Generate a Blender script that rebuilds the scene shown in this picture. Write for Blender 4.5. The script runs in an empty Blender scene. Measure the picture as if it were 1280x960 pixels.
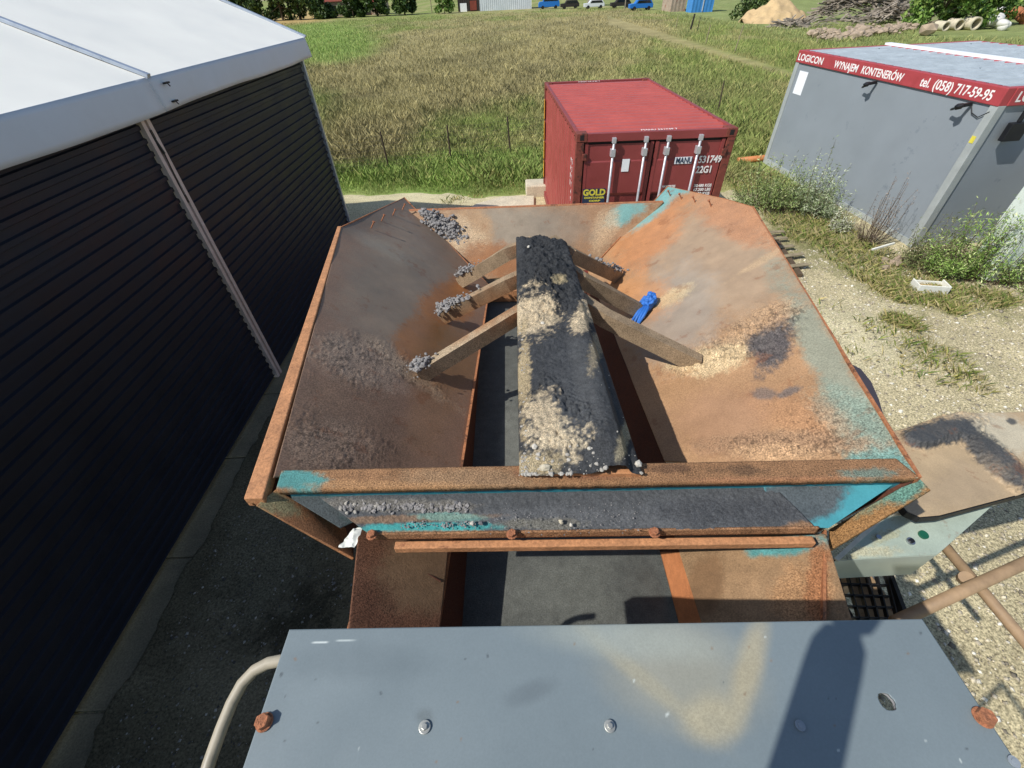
import bpy, math, random
import numpy as np
from mathutils import Vector, Matrix
R_ = math.radians
random.seed(7); RNG = np.random.default_rng(11)
scn = bpy.context.scene
G = 4.3                      # eye height above the yard (m); builders take heights relative to the eye

# ------------------------------------------------------------------ camera
ROT = np.array([[0.9993185999766317, 0.03331061999922106, 0.01589774625575388],
                [-0.010916500404514513, 0.678187587630464, -0.7348077476475666],
                [-0.03525855583632258, 0.7341335018777165, 0.6780891059891007]])
FOC = 538.493
cam = bpy.data.cameras.new('camera'); camo = bpy.data.objects.new('camera', cam)
scn.collection.objects.link(camo); scn.camera = camo
cam.sensor_width = 36; cam.lens = FOC/1280*36; cam.clip_start = .02; cam.clip_end = 2000
m4 = Matrix([list(ROT[i])+[0] for i in range(3)]+[[0, 0, 0, 1]]); m4.translation = Vector((0, 0, G))
camo.matrix_world = m4
# ------------------------------------------------------------------ light
SUN = Vector((.87, .42, -1.0))
w = bpy.data.worlds.new('World'); scn.world = w; w.use_nodes = True
nt = w.node_tree; bg = nt.nodes['Background']; sky = nt.nodes.new('ShaderNodeTexSky')
sky.sky_type = 'NISHITA'; sky.sun_disc = False
sky.sun_elevation = math.asin(-SUN.normalized().z); sky.sun_rotation = math.atan2(-SUN.x, -SUN.y)
sky.air_density = 1; sky.dust_density = .6
nt.links.new(sky.outputs[0], bg.inputs[0]); bg.inputs[1].default_value = .115
sl = bpy.data.lights.new('sun', 'SUN'); sl.energy = 4.2; sl.angle = R_(.53); sl.color = (1, .965, .915)
so = bpy.data.objects.new('sun', sl); scn.collection.objects.link(so)
so.rotation_euler = SUN.to_track_quat('-Z', 'Y').to_euler(); so.location = (-20, -10, 30)
scn.view_settings.view_transform = 'Standard'; scn.view_settings.look = 'None'
scn.view_settings.exposure = 0.1; scn.view_settings.gamma = 1
scn.render.engine = 'CYCLES'; scn.render.resolution_x = 1024; scn.render.resolution_y = 768
scn.cycles.max_bounces = 6; scn.cycles.transparent_max_bounces = 6

# ------------------------------------------------------------------ geometry of the place
def ray(x, y):
    v = np.array([x-640, -(y-480), -FOC]); return ROT @ (v/np.linalg.norm(v))
def atz(x, y, z): r = ray(x, y); return r*(z/r[2])
def aty(x, y, Y): r = ray(x, y); return r*(Y/r[1])
def atx(x, y, X): r = ray(x, y); return r*(X/r[0])
def plane(a, b, c):
    n = np.cross(np.subtract(b, a), np.subtract(c, a)); n /= np.linalg.norm(n)
    if n[2] < 0: n = -n
    return n, float(np.dot(n, a))
def atp(x, y, pl): r = ray(x, y); return r*(pl[1]/np.dot(r, pl[0]))
def toplan(P):              # plan position of marks and stains, measured off the survey picture
    v = np.asarray(P) @ ROT; z = np.minimum(v[:, 2], -1e-3)
    return np.stack([640-FOC*v[:, 0]/z, 480+FOC*v[:, 1]/z], 1)
A3 = lambda *a: np.array(a, float)

# ------------------------------------------------------------------ noise
def _h(ix, iy, iz, s):
    n = (ix.astype(np.int64)*374761393 + iy.astype(np.int64)*668265263 + iz.astype(np.int64)*2147483647 + s*1274126177) & 0xffffffff
    n = ((n ^ (n >> 13))*1274126177) & 0xffffffff
    n = ((n ^ (n >> 15))*2246822519) & 0xffffffff
    return ((n ^ (n >> 16)) & 0xffffff)/float(0xffffff)
def vn(P, sc, s=0):
    Q = np.asarray(P)*sc; I = np.floor(Q); F = Q-I; F = F*F*(3-2*F); ix, iy, iz = I[:, 0], I[:, 1], I[:, 2]; r = 0
    for a in (0, 1):
        for b in (0, 1):
            for c in (0, 1):
                wt = (F[:, 0] if a else 1-F[:, 0])*(F[:, 1] if b else 1-F[:, 1])*(F[:, 2] if c else 1-F[:, 2])
                r = r+wt*_h(ix+a, iy+b, iz+c, s)
    return r
def fbm(P, sc, s=0, o=4):
    r = 0; a = 1; t = 0
    for i in range(o): r = r+a*vn(P, sc*2**i, s+i*17); t += a; a *= .55
    return r/t
def sst(x, a, b):
    t = np.clip((x-a)/(b-a), 0, 1); return t*t*(3-2*t)
def srgb(c):
    if isinstance(c, str): c = [int(c[i:i+2], 16) for i in (0, 2, 4)]
    c = np.array(c)/255.; return np.where(c <= .04045, c/12.92, ((c+.055)/1.055)**2.4)
def blobmask(P, px, bl, s=0):
    """bl: (cx, cy, rx, ry, angle, warp, soft)"""
    cx, cy, rx, ry, an, wp, sf = bl
    a = R_(an); dx = px[:, 0]-cx; dy = px[:, 1]-cy
    u = (dx*math.cos(a)+dy*math.sin(a))/rx; v = (-dx*math.sin(a)+dy*math.cos(a))/ry
    d = np.sqrt(u*u+v*v)+wp*(fbm(P, 7, s, 5)-.5)*2.4+wp*.8*(vn(P, 60, s+5)-.5)+wp*.7*(vn(P, 130, s+9)-.5)
    return 1-sst(d, 1-sf*.75, 1+sf*.75)
def painter(base, blobs, vary=.12, gsc=3, al=.3):
    """blobs: (colour, strength, (mask...), roughness amount)"""
    def f(P, px):
        P = np.asarray(P); n = len(P)
        col = np.tile(srgb(base), (n, 1)); k = (fbm(P, gsc, 3, 5)-.5)*2
        col = col*(1+vary*1.6*k)[:, None]
        rg = np.full(n, al)
        for i, b in enumerate(blobs):
            m = blobmask(P, px, b[2], 31*i+7)*b[1]
            c = srgb(b[0])*(1+.25*(fbm(P, 14, i, 3)-.5))[:, None]
            col = col*(1-m[:, None])+c*m[:, None]
            rg = rg*(1-m)+(b[3] if len(b) > 3 else al)*m
        g = col.mean(1, keepdims=True); col = (col*.84+g*.16)*np.array([.95, 1.0, .94])
        return np.clip(np.column_stack([col, rg]), 0, 1)
    return f

# ------------------------------------------------------------------ materials
MATS = {}
def mat(name, col=(.5, .5, .5), fb=.35, sf=1.0, rough=.6, metal=0, vary=.15, scale=6, bump=.15, bscale=40, attr=False, fleck=None, spec=.5, trans=0, stain=None, stain_sc=4, stain_th=.6):
    if name in MATS: return MATS[name]
    m = bpy.data.materials.new(name); m.use_nodes = True; N = m.node_tree.nodes; L = m.node_tree.links
    b = N['Principled BSDF']; b.inputs['Roughness'].default_value = rough; b.inputs['Metallic'].default_value = metal
    b.inputs['Specular IOR Level'].default_value = spec
    tc = N.new('ShaderNodeTexCoord')
    n1 = N.new('ShaderNodeTexNoise'); n1.inputs['Scale'].default_value = scale; n1.inputs['Detail'].default_value = 8; n1.inputs['Roughness'].default_value = .65
    L.new(tc.outputs['Object'], n1.inputs['Vector'])
    mr = N.new('ShaderNodeMapRange'); mr.inputs['From Min'].default_value = .3; mr.inputs['From Max'].default_value = .7
    mr.inputs['To Min'].default_value = 1-vary; mr.inputs['To Max'].default_value = 1+vary
    L.new(n1.outputs['Fac'], mr.inputs['Value'])
    vm = N.new('ShaderNodeVectorMath'); vm.operation = 'SCALE'
    if attr:
        at = N.new('ShaderNodeAttribute'); at.attribute_name = 'col'; src = at.outputs['Color']; L.new(src, vm.inputs[0])
    else:
        c = srgb(col) if isinstance(col, str) else col
        vm.inputs[0].default_value = tuple(c)
    L.new(mr.outputs[0], vm.inputs['Scale']); out = vm.outputs[0]
    if stain:
        sfac = sf
        n3 = N.new('ShaderNodeTexNoise'); n3.inputs['Scale'].default_value = stain_sc; n3.inputs['Detail'].default_value = 10; n3.inputs['Roughness'].default_value = .7
        L.new(tc.outputs['Object'], n3.inputs['Vector'])
        r3 = N.new('ShaderNodeMapRange'); r3.inputs['From Min'].default_value = stain_th; r3.inputs['From Max'].default_value = stain_th+.05; r3.inputs['To Max'].default_value = sfac
        L.new(n3.outputs['Fac'], r3.inputs['Value'])
        mx = N.new('ShaderNodeMix'); mx.data_type = 'RGBA'; L.new(r3.outputs[0], mx.inputs['Factor']); L.new(out, mx.inputs['A'])
        mx.inputs['B'].default_value = (*srgb(stain), 1); out = mx.outputs['Result']
    bumpk = None
    if fleck is not None:
        n2 = N.new('ShaderNodeTexNoise'); n2.inputs['Scale'].default_value = fleck; n2.inputs['Detail'].default_value = 5; n2.inputs['Roughness'].default_value = .75
        L.new(tc.outputs['Object'], n2.inputs['Vector'])
        r2 = N.new('ShaderNodeMapRange'); r2.inputs['From Min'].default_value = .36; r2.inputs['From Max'].default_value = .64
        r2.inputs['To Min'].default_value = -1; r2.inputs['To Max'].default_value = 1; L.new(n2.outputs['Fac'], r2.inputs['Value'])
        mm = N.new('ShaderNodeMath'); mm.operation = 'MULTIPLY'; L.new(r2.outputs[0], mm.inputs[0])
        if attr: L.new(at.outputs['Alpha'], mm.inputs[1])
        else: mm.inputs[1].default_value = .35
        ma = N.new('ShaderNodeMath'); ma.operation = 'MULTIPLY_ADD'; L.new(mm.outputs[0], ma.inputs[0]); ma.inputs[1].default_value = .75; ma.inputs[2].default_value = 1; ma.use_clamp = False
        v2 = N.new('ShaderNodeVectorMath'); v2.operation = 'SCALE'; L.new(out, v2.inputs[0]); L.new(ma.outputs[0], v2.inputs['Scale']); out = v2.outputs[0]; bumpk = mm.outputs[0]
    L.new(out, b.inputs['Base Color'])
    rr = N.new('ShaderNodeMapRange'); rr.inputs['From Min'].default_value = .3; rr.inputs['From Max'].default_value = .7
    rr.inputs['To Min'].default_value = max(0, rough-.12); rr.inputs['To Max'].default_value = min(1, rough+.12)
    L.new(n1.outputs['Fac'], rr.inputs['Value']); L.new(rr.outputs[0], b.inputs['Roughness'])
    if bump:
        nb = N.new('ShaderNodeTexNoise'); nb.inputs['Scale'].default_value = bscale; nb.inputs['Detail'].default_value = 6
        L.new(tc.outputs['Object'], nb.inputs['Vector'])
        bp = N.new('ShaderNodeBump'); bp.inputs['Strength'].default_value = bump; bp.inputs['Distance'].default_value = .004
        L.new(nb.outputs['Fac'], bp.inputs['Height'])
        if bumpk is not None:
            b2 = N.new('ShaderNodeBump'); b2.inputs['Strength'].default_value = fb; b2.inputs['Distance'].default_value = .004
            L.new(bumpk, b2.inputs['Height']); L.new(bp.outputs[0], b2.inputs['Normal']); bp = b2
        L.new(bp.outputs[0], b.inputs['Normal'])
    if trans: b.inputs['Subsurface Weight'].default_value = trans
    MATS[name] = m; return m
M = lambda n: MATS[n]
mat('rust_plate', attr=True, rough=.55, vary=.12, scale=7, bump=.08, bscale=14, fleck=130, spec=.3, fb=.25, stain='7E4E30', stain_sc=5.5, stain_th=.585, sf=.38)
mat('rust_rough', attr=True, rough=.85, vary=.18, scale=20, bump=.3, bscale=90, fleck=170, spec=.2, fb=.45)
mat('heap', attr=True, rough=.9, vary=.25, scale=40, bump=.8, bscale=120, fleck=190, spec=.2, fb=.7)
mat('cover_paint', attr=True, rough=.36, vary=.06, scale=3, bump=0, fleck=260, spec=.45, fb=.12)
mat('ground', attr=True, rough=.95, vary=.14, scale=1.2, bump=.5, bscale=25, fleck=48, spec=.1, fb=.6)
mat('grass', attr=True, rough=.7, vary=.1, bump=0, spec=.2)
mat('leaf', attr=True, rough=.55, vary=.15, bump=0, spec=.3)
mat('orange_rust', 'B88258', rough=.75, vary=.2, scale=12, bump=.4, fleck=80, stain='8A5A3C', stain_sc=9)
mat('orange_paint', 'D07A40', rough=.6, vary=.08, bump=.2)
mat('rust_edge', 'A86E48', rough=.85, vary=.3, scale=18, bump=.7, fleck=90, stain='6B4630', stain_sc=12, stain_th=.56)
mat('dark_rust', '5A3424', rough=.7, vary=.25, scale=8, bump=.4, fleck=60)
mat('teal_paint', '2F7C88', rough=.5, vary=.15, bump=.2, stain='8A5A3C', stain_sc=10, stain_th=.64)
mat('bolt_rust', 'A56B4A', rough=.85, vary=.35, scale=60, bump=.9, bscale=150, fleck=150)
mat('bolt_zinc', 'B4B4AC', rough=.4, metal=.6, vary=.15, scale=40, bump=.2)
mat('belt', '3F4244', rough=.62, vary=.14, scale=5, bump=.3, fleck=110, stain='6E6F6C', stain_sc=11, stain_th=.66)
mat('hall_sheet', '23252E', rough=.5, vary=.12, scale=2, bump=.03, bscale=15, spec=.3)
mat('hall_fabric', 'FFFCF0', rough=.5, vary=.03, scale=1.2, bump=.15, bscale=3)
mat('valance_fabric', 'D2D6DC', rough=.55, vary=.05, scale=2.5, bump=.25, bscale=6)
mat('alu', 'CDBCB4', rough=.45, metal=.1, vary=.12, scale=10, bump=.1)
mat('alu_pale', 'B9C2CE', rough=.35, metal=.5, vary=.1)
mat('kerb', '82775E', rough=.9, vary=.25, scale=4, bump=.8, bscale=30, fleck=60)
mat('concrete', 'C9BFA6', rough=.9, vary=.15, scale=4, bump=.6, bscale=30, fleck=40)
mat('red_paint', 'A04C46', rough=.5, vary=.12, scale=3, bump=.12, bscale=12, stain='7A3A2E', stain_sc=7, stain_th=.66)
mat('red_roof', 'B0544C', rough=.5, vary=.12, scale=2.5, bump=.12, bscale=12, stain='8C4A3C', stain_sc=5, stain_th=.66)
mat('red_door', '8C3E3C', rough=.5, vary=.12, scale=3, bump=.12, bscale=12)
mat('red_frame', '7A3C30', rough=.7, vary=.3, scale=14, bump=.4, stain='4A2A22', stain_sc=9, stain_th=.55)
mat('gasket', '1C1818', rough=.7)
mat('galv', 'C3C3C6', rough=.4, metal=.4, vary=.1, scale=20)
mat('white_ink', 'F0ECE8', rough=.6, vary=.06, stain='B05050', stain_sc=40, stain_th=.7)
mat('white_sheet', 'EEF0F2', rough=.6, vary=.02)
mat('white_board', 'D2DCD2', rough=.6, vary=.06, scale=3, stain='B8C0B0', stain_sc=4)
mat('navy', '24344E', rough=.5)
mat('yellow_ink', 'D9CC4A', rough=.6)
mat('yellow_tape', 'E3A53A', rough=.5)
mat('office_grey', '8B9399', rough=.45, vary=.05, scale=1.2, bump=.1, bscale=5, stain='7C858C', stain_sc=2, stain_th=.62)
mat('office_post', 'A3A9A7', rough=.5, vary=.1, scale=5, bump=.1)
mat('office_roof', 'C2CACC', rough=.4, metal=.3, vary=.15, scale=3, bump=.1, stain='6E7A80', stain_sc=4, stain_th=.64)
mat('office_band', 'A84246', rough=.55, vary=.12, scale=5, bump=.1, stain='8C4038', stain_sc=8, stain_th=.66)
mat('black_plastic', '15161A', rough=.5)
mat('blue_glove', '2C6CBE', rough=.62, vary=.12, scale=30, bump=.6, bscale=60)
mat('wood_grey', '8E8268', rough=.9, vary=.3, scale=8, bump=.7, bscale=40)
mat('wood_dark', '5B4C3A', rough=.9, vary=.3, scale=8, bump=.7)
mat('white_plastic', 'E2E2D6', rough=.6, vary=.12, scale=14, bump=.5)
mat('orange_pipe', 'C07A48', rough=.6, vary=.15)
mat('rail_paint', 'A39A86', rough=.55, vary=.2, scale=14, bump=.2, stain='8A5C40', stain_sc=6, stain_th=.64)
mat('bar_rust', '9C8264', rough=.7, vary=.25, scale=9, bump=.3, stain='7A4E36', stain_sc=6, stain_th=.62)
mat('box_paint', 'A9B3A6', rough=.5, vary=.08, scale=6, bump=.1, stain='A88A58', stain_sc=5, stain_th=.66)
mat('box_edge', 'D8D4BC', rough=.6, vary=.15, scale=20, stain='8A6038', stain_sc=10, stain_th=.6)
mat('green_lens', '1E5C44', rough=.2)
mat('chrome', 'B8BCC0', rough=.25, metal=.9)
mat('black_steel', '1B1C1F', rough=.6, vary=.3, scale=10, bump=.4)
mat('stone', 'A9A49A', rough=.9, vary=.3, scale=25, bump=.8, bscale=80)
mat('stone_mid', '8A8784', rough=.9, vary=.35, scale=25, bump=.8, bscale=80)
mat('stone_dark', '6A6A6C', rough=.9, vary=.35, scale=25, bump=.8, bscale=80)
mat('stone_white', 'C6C0B2', rough=.9, vary=.15, scale=25, bump=.6)
mat('bark', '4E4234', rough=.9, vary=.3, bump=.8)
mat('roof_red', '7E3B2C', rough=.8, vary=.25, scale=3)
mat('wall_cream', '8C8474', rough=.8, vary=.12)
mat('shed_white', 'C6CCD0', rough=.5, vary=.12, scale=1)
mat('shed_dark', '2B2622', rough=.8)
mat('shed_blue', '3F86C8', rough=.55, vary=.12, scale=1)
mat('shed_rusty', 'A89684', rough=.7, vary=.25, scale=1.2, stain='8A5238', stain_sc=1.5, stain_th=.56)
mat('van_blue', '1F6FC0', rough=.35, vary=.05)
mat('car_white', 'D8DADC', rough=.35, vary=.05)
mat('glass', '1A2026', rough=.1)
mat('shadow_grey', '3C3840', rough=.8, vary=.15)
mat('rubber', '161616', rough=.8)
mat('bag_white', 'D6D3CC', rough=.7, vary=.12, scale=3, bump=.6, bscale=6)
mat('bag_orange', 'B9764E', rough=.8, vary=.2, scale=4, bump=.6)
mat('sandheap', 'C2A77C', rough=.95, vary=.15, scale=1.5, bump=.8, bscale=6)
mat('rubble', 'A3917C', rough=.95, vary=.35, scale=2, bump=.9, bscale=6)
mat('wire', '6E665A', rough=.6, metal=.4)
mat('cloth_dark', '2B3138', rough=.9, vary=.1)
mat('skin', 'C29070', rough=.6, vary=.05)
mat('hair', '3A2C20', rough=.8)

# ------------------------------------------------------------------ builders
WL = {}
def tag(o, label=None, cat=None, group=None, kind=None):
    if label: o['label'] = label
    if cat: o['category'] = cat
    if group: o['group'] = group
    if kind: o['kind'] = kind
    return o
def empty(name, loc, label, cat, group=None):
    o = bpy.data.objects.new(name, None); scn.collection.objects.link(o); o.empty_display_size = .2
    o.location = (loc[0], loc[1], loc[2]+G); WL[o.name] = Vector(o.location); tag(o, label, cat, group); return o
def link(name, me, mt, parent=None, smooth=False, shift=True):
    o = bpy.data.objects.new(name, me); scn.collection.objects.link(o)
    if mt and not me.materials: me.materials.append(mt)
    n = len(me.vertices); co = np.empty(n*3, np.float32); me.vertices.foreach_get('co', co); co = co.reshape(-1, 3)
    if shift: co[:, 2] += G
    if parent: L = WL[parent.name]
    else:
        mn = co.min(0); mxx = co.max(0); L = Vector(((mn[0]+mxx[0])/2, (mn[1]+mxx[1])/2, mn[2]))
    co -= np.array(L, np.float32); me.vertices.foreach_set('co', co.ravel())
    if parent: o.parent = parent; 
    else: o.location = L
    WL[o.name] = Vector(L)
    if smooth: me.polygons.foreach_set('use_smooth', [True]*len(me.polygons))
    me.update(); return o
class MB:
    def __init__(s): s.v = []; s.f = []
    def add(s, vs, fs):
        k = len(s.v); s.v += [tuple(map(float, p)) for p in vs]; s.f += [tuple(i+k for i in f) for f in fs]; return s
    def hexa(s, b, t):      # bottom quad, top quad
        return s.add(list(b)+list(t), [(3, 2, 1, 0), (4, 5, 6, 7), (0, 1, 5, 4), (1, 2, 6, 5), (2, 3, 7, 6), (3, 0, 4, 7)])
    def box(s, a, b):
        x0, y0, z0 = a; x1, y1, z1 = b
        return s.hexa([(x0, y0, z0), (x1, y0, z0), (x1, y1, z0), (x0, y1, z0)], [(x0, y0, z1), (x1, y0, z1), (x1, y1, z1), (x0, y1, z1)])
    def obox(s, o, X, Y, Z, a, b):   # box in a local frame
        o, X, Y, Z = map(np.array, (o, X, Y, Z)); P = lambda x, y, z: o+X*x+Y*y+Z*z
        x0, y0, z0 = a; x1, y1, z1 = b
        return s.hexa([P(x0, y0, z0), P(x1, y0, z0), P(x1, y1, z0), P(x0, y1, z0)], [P(x0, y0, z1), P(x1, y0, z1), P(x1, y1, z1), P(x0, y1, z1)])
    def prism(s, pts, d):
        n = len(pts); d = np.array(d); b = [np.array(p) for p in pts]; t = [p+d for p in b]
        return s.add(b+t, [tuple(range(n-1, -1, -1)), tuple(range(n, 2*n))]+[(i, (i+1) % n, n+(i+1) % n, n+i) for i in range(n)])
    def bar(s, p, q, w, h, up=(0, 0, 1)):   # rectangular bar from p to q
        p = np.array(p, float); q = np.array(q, float); d = q-p; d /= np.linalg.norm(d)
        u = np.cross(d, up); u /= np.linalg.norm(u); v = np.cross(u, d)
        Q = lambda c: [c-u*w/2-v*h/2, c+u*w/2-v*h/2, c+u*w/2+v*h/2, c-u*w/2+v*h/2]
        return s.hexa(Q(p), Q(q))
    def tube(s, path, r, n=10, caps=True):
        path = [np.array(p, float) for p in path]; rs = r if hasattr(r, '__len__') else [r]*len(path)
        rings = []; ref = None
        for i, p in enumerate(path):
            d = path[min(i+1, len(path)-1)]-path[max(i-1, 0)]; d /= np.linalg.norm(d)
            if ref is None: ref = np.array((0, 0, 1.)) if abs(d[2]) < .9 else np.array((1., 0, 0))
            u = np.cross(d, ref); u /= np.linalg.norm(u); v = np.cross(u, d); ref = v
            rings.append([p+rs[i]*(u*math.cos(a)+v*math.sin(a)) for a in [2*math.pi*k/n for k in range(n)]])
        vs = [x for rg in rings for x in rg]; fs = []
        for i in range(len(path)-1):
            for k in range(n): fs.append((i*n+k, i*n+(k+1) % n, (i+1)*n+(k+1) % n, (i+1)*n+k))
        if caps: fs += [tuple(range(n-1, -1, -1)), tuple(range((len(path)-1)*n, len(path)*n))]
        return s.add(vs, fs)
    def disc(s, c, nrm, r, h, n=12):
        nrm = np.array(nrm, float); nrm /= np.linalg.norm(nrm); c = np.array(c, float)
        return s.tube([c, c+nrm*h], r, n)
    def rock(s, c, r, seed=0, flat=.7, sub=1):
        rr = random.Random(seed); ph = (1+5**.5)/2
        V = [(-1, ph, 0), (1, ph, 0), (-1, -ph, 0), (1, -ph, 0), (0, -1, ph), (0, 1, ph), (0, -1, -ph), (0, 1, -ph), (ph, 0, -1), (ph, 0, 1), (-ph, 0, -1), (-ph, 0, 1)]
        F = [(0, 11, 5), (0, 5, 1), (0, 1, 7), (0, 7, 10), (0, 10, 11), (1, 5, 9), (5, 11, 4), (11, 10, 2), (10, 7, 6), (7, 1, 8), (3, 9, 4), (3, 4, 2), (3, 2, 6), (3, 6, 8), (3, 8, 9), (4, 9, 5), (2, 4, 11), (6, 2, 10), (8, 6, 7), (9, 8, 1)]
        a = rr.uniform(0, 6.28); sx, sy = rr.uniform(.7, 1.2), rr.uniform(.7, 1.2); out = []
        for x, y, z in V:
            k = r/1.9*rr.uniform(.75, 1.15); x, y, z = x*k*sx, y*k*sy, z*k*flat
            out.append((c[0]+x*math.cos(a)-y*math.sin(a), c[1]+x*math.sin(a)+y*math.cos(a), c[2]+z))
        return s.add(out, F)
    def build(s, name, mt, parent=None, smooth=False, bevel=0, paint=None):
        me = bpy.data.meshes.new(name); me.from_pydata(s.v, [], s.f); me.validate()
        if paint is not None: setcol(me, paint)
        o = link(name, me, MATS[mt] if isinstance(mt, str) else mt, parent, smooth)
        if bevel:
            b = o.modifiers.new('bevel', 'BEVEL'); b.width = bevel; b.segments = 2; b.limit_method = 'ANGLE'
        return o
def setcol(me, paint):
    n = len(me.vertices); co = np.empty(n*3); me.vertices.foreach_get('co', co); co = co.reshape(-1, 3)
    c = paint(co, toplan(co)); at = me.attributes.new('col', 'FLOAT_COLOR', 'POINT'); at.data.foreach_set('color', np.ascontiguousarray(c, np.float32).ravel())
def npmesh(name, V, F, cols=None):
    """V (n,3), F (m,k) -> mesh, fast"""
    me = bpy.data.meshes.new(name); V = np.asarray(V, np.float32); F = np.asarray(F, np.int32); m, k = F.shape
    me.vertices.add(len(V)); me.vertices.foreach_set('co', V.ravel()); me.loops.add(m*k); me.loops.foreach_set('vertex_index', F.ravel())
    me.polygons.add(m); me.polygons.foreach_set('loop_start', np.arange(0, m*k, k, dtype=np.int32)); me.polygons.foreach_set('loop_total', np.full(m, k, np.int32))
    me.update(calc_edges=True)
    if cols is not None:
        at = me.attributes.new('col', 'FLOAT_COLOR', 'POINT'); at.data.foreach_set('color', np.ascontiguousarray(cols, np.float32).ravel())
    return me
def resample(pl, n):
    pl = np.array(pl, float); d = np.r_[0, np.cumsum(np.linalg.norm(np.diff(pl, axis=0), axis=1))]; t = np.linspace(0, d[-1], n)
    # keep the corners of the outline exact
    for x in d[1:-1]: t[np.argmin(abs(t-x))] = x
    return np.stack([np.interp(t, d, pl[:, i]) for i in range(3)], 1)
def sheet(name, near, far, nu, nv, paint, mt, parent=None, disp=None, thick=.008, smooth=True, off=-1):
    """a plate ruled between two edge lines; nu points across, nv along"""
    a = resample(near, nu); b = resample(far, nu); t = np.linspace(0, 1, nv)[:, None, None]
    P = (a[None]*(1-t)+b[None]*t).reshape(-1, 3)
    i = np.arange(nv-1)[:, None]*nu+np.arange(nu-1)[None]; i = i.ravel()
    F = np.stack([i, i+1, i+nu+1, i+nu], 1)
    n = np.cross(P[1]-P[0], P[nu]-P[0])
    if n[2] < 0: F = F[:, ::-1]
    nn = plane(near[0], near[-1], far[0])[0]
    if disp is not None: P = P+nn[None]*disp(P, toplan(P))[:, None]
    cols = paint(P, toplan(P)) if paint else None
    me = npmesh(name, P, F, cols); o = link(name, me, MATS[mt], parent, smooth)
    if thick:
        s = o.modifiers.new('thickness', 'SOLIDIFY'); s.thickness = thick; s.offset = off
    return o
def text(s, o, X, Y, size, mt, parent, name='lettering', depth=.001, align='LEFT', sx=1.0, bold=0, fit=None):
    c = bpy.data.curves.new(name, 'FONT'); c.body = s; c.size = size; c.extrude = depth; c.align_x = align; c.resolution_u = 3; c.offset = bold
    t = bpy.data.objects.new('t', c); scn.collection.objects.link(t); dg = bpy.context.evaluated_depsgraph_get()
    me = bpy.data.meshes.new_from_object(t.evaluated_get(dg)); bpy.data.objects.remove(t)
    X = np.array(X, float); X /= np.linalg.norm(X); Y = np.array(Y, float); Y -= X*np.dot(X, Y); Y /= np.linalg.norm(Y); Z = np.cross(X, Y)
    n = len(me.vertices); co = np.empty(n*3, np.float32); me.vertices.foreach_get('co', co); co = co.reshape(-1, 3)
    if fit: sx = fit/(co[:, 0].max()-co[:, 0].min())
    P = np.array(o)[None]+co[:, :1]*sx*X+co[:, 1:2]*Y+co[:, 2:]*Z
    me.vertices.foreach_set('co', P.astype(np.float32).ravel()); me.materials.clear()
    return link(name, me, MATS[mt], parent)

# ================================================================== GROUND
def fieldcol(P, px):
    n = len(P); Q = np.column_stack([P[:, 0]/1, P[:, 1]/1, P[:, 0]*0])
    green = srgb('838F50'); brown = srgb('908862'); lush = srgb('86A052'); pale = srgb('AAA072')
    f = fbm(Q, .12, 5, 5); g = fbm(Q*[1, .35, 1], .5, 9, 4)
    br = np.zeros(n)
    for bl in ((560, 90, 190, 62, -12, .25, .5), (470, 140, 90, 60, -30, .25, .5), (700, 50, 140, 30, -8, .25, .5)):
        br = np.maximum(br, blobmask(Q*.02, px, bl, 3))
    br = np.clip(br*1.15+(f-.5)*1.6, 0, 1)
    c = green*(1-br[:, None])+brown*br[:, None]
    m = sst(g+.15*br, .5, .68)[:, None]*.6; c = c*(1-m)+pale*m
    l = np.clip(blobmask(Q*.02, px, (400, 55, 70, 26, 0, .2, .4), 8)+blobmask(Q*.02, px, (560, 222, 200, 26, -4, .2, .4), 4), 0, 1)[:, None]
    l = l*.75; c = c*(1-l)+lush*l
    t = blobmask(Q*.02, px, (360, 22, 90, 9, -6, .2, .4), 2)[:, None]; c = c*(1-t)+srgb('B49C68')*t
    t = blobmask(Q*.02, px, (880, 62, 150, 6, 17, .3, .5), 2)[:, None]*.8; c = c*(1-t)+srgb('A09468')*t
    t = ((P[:, 1] > 36) & (P[:, 0] > 25)).astype(float)[:, None]*.8; c = c*(1-t)+srgb('86905A')*t
    return np.clip(np.column_stack([c*(.8+.4*vn(Q, 1.7, 2))[:, None], np.full(n, .5)]), 0, 1)
def gridsheet(name, xs, ys, z, paint, mt, disp=None):
    X, Y = np.meshgrid(xs, ys); P = np.column_stack([X.ravel(), Y.ravel(), np.full(X.size, z)]); nu = len(xs)
    i = (np.arange(len(ys)-1)[:, None]*nu+np.arange(nu-1)[None]).ravel(); F = np.stack([i, i+1, i+nu+1, i+nu], 1)
    if disp is not None: P[:, 2] += disp(P)
    return link(name, npmesh(name, P, F, paint(P, toplan(P))), MATS[mt])
xs = np.r_[np.linspace(-900, -60, 12)[:-1], np.linspace(-60, 90, 151), np.linspace(90, 900, 12)[1:]]
ys = np.r_[np.linspace(-300, -10, 8)[:-1], np.linspace(-10, 70, 120), np.linspace(70, 200, 60)[1:], np.linspace(200, 1200, 12)[1:]]
tag(gridsheet('field', xs, ys, -4.30, fieldcol, 'ground'), kind='structure')

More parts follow.
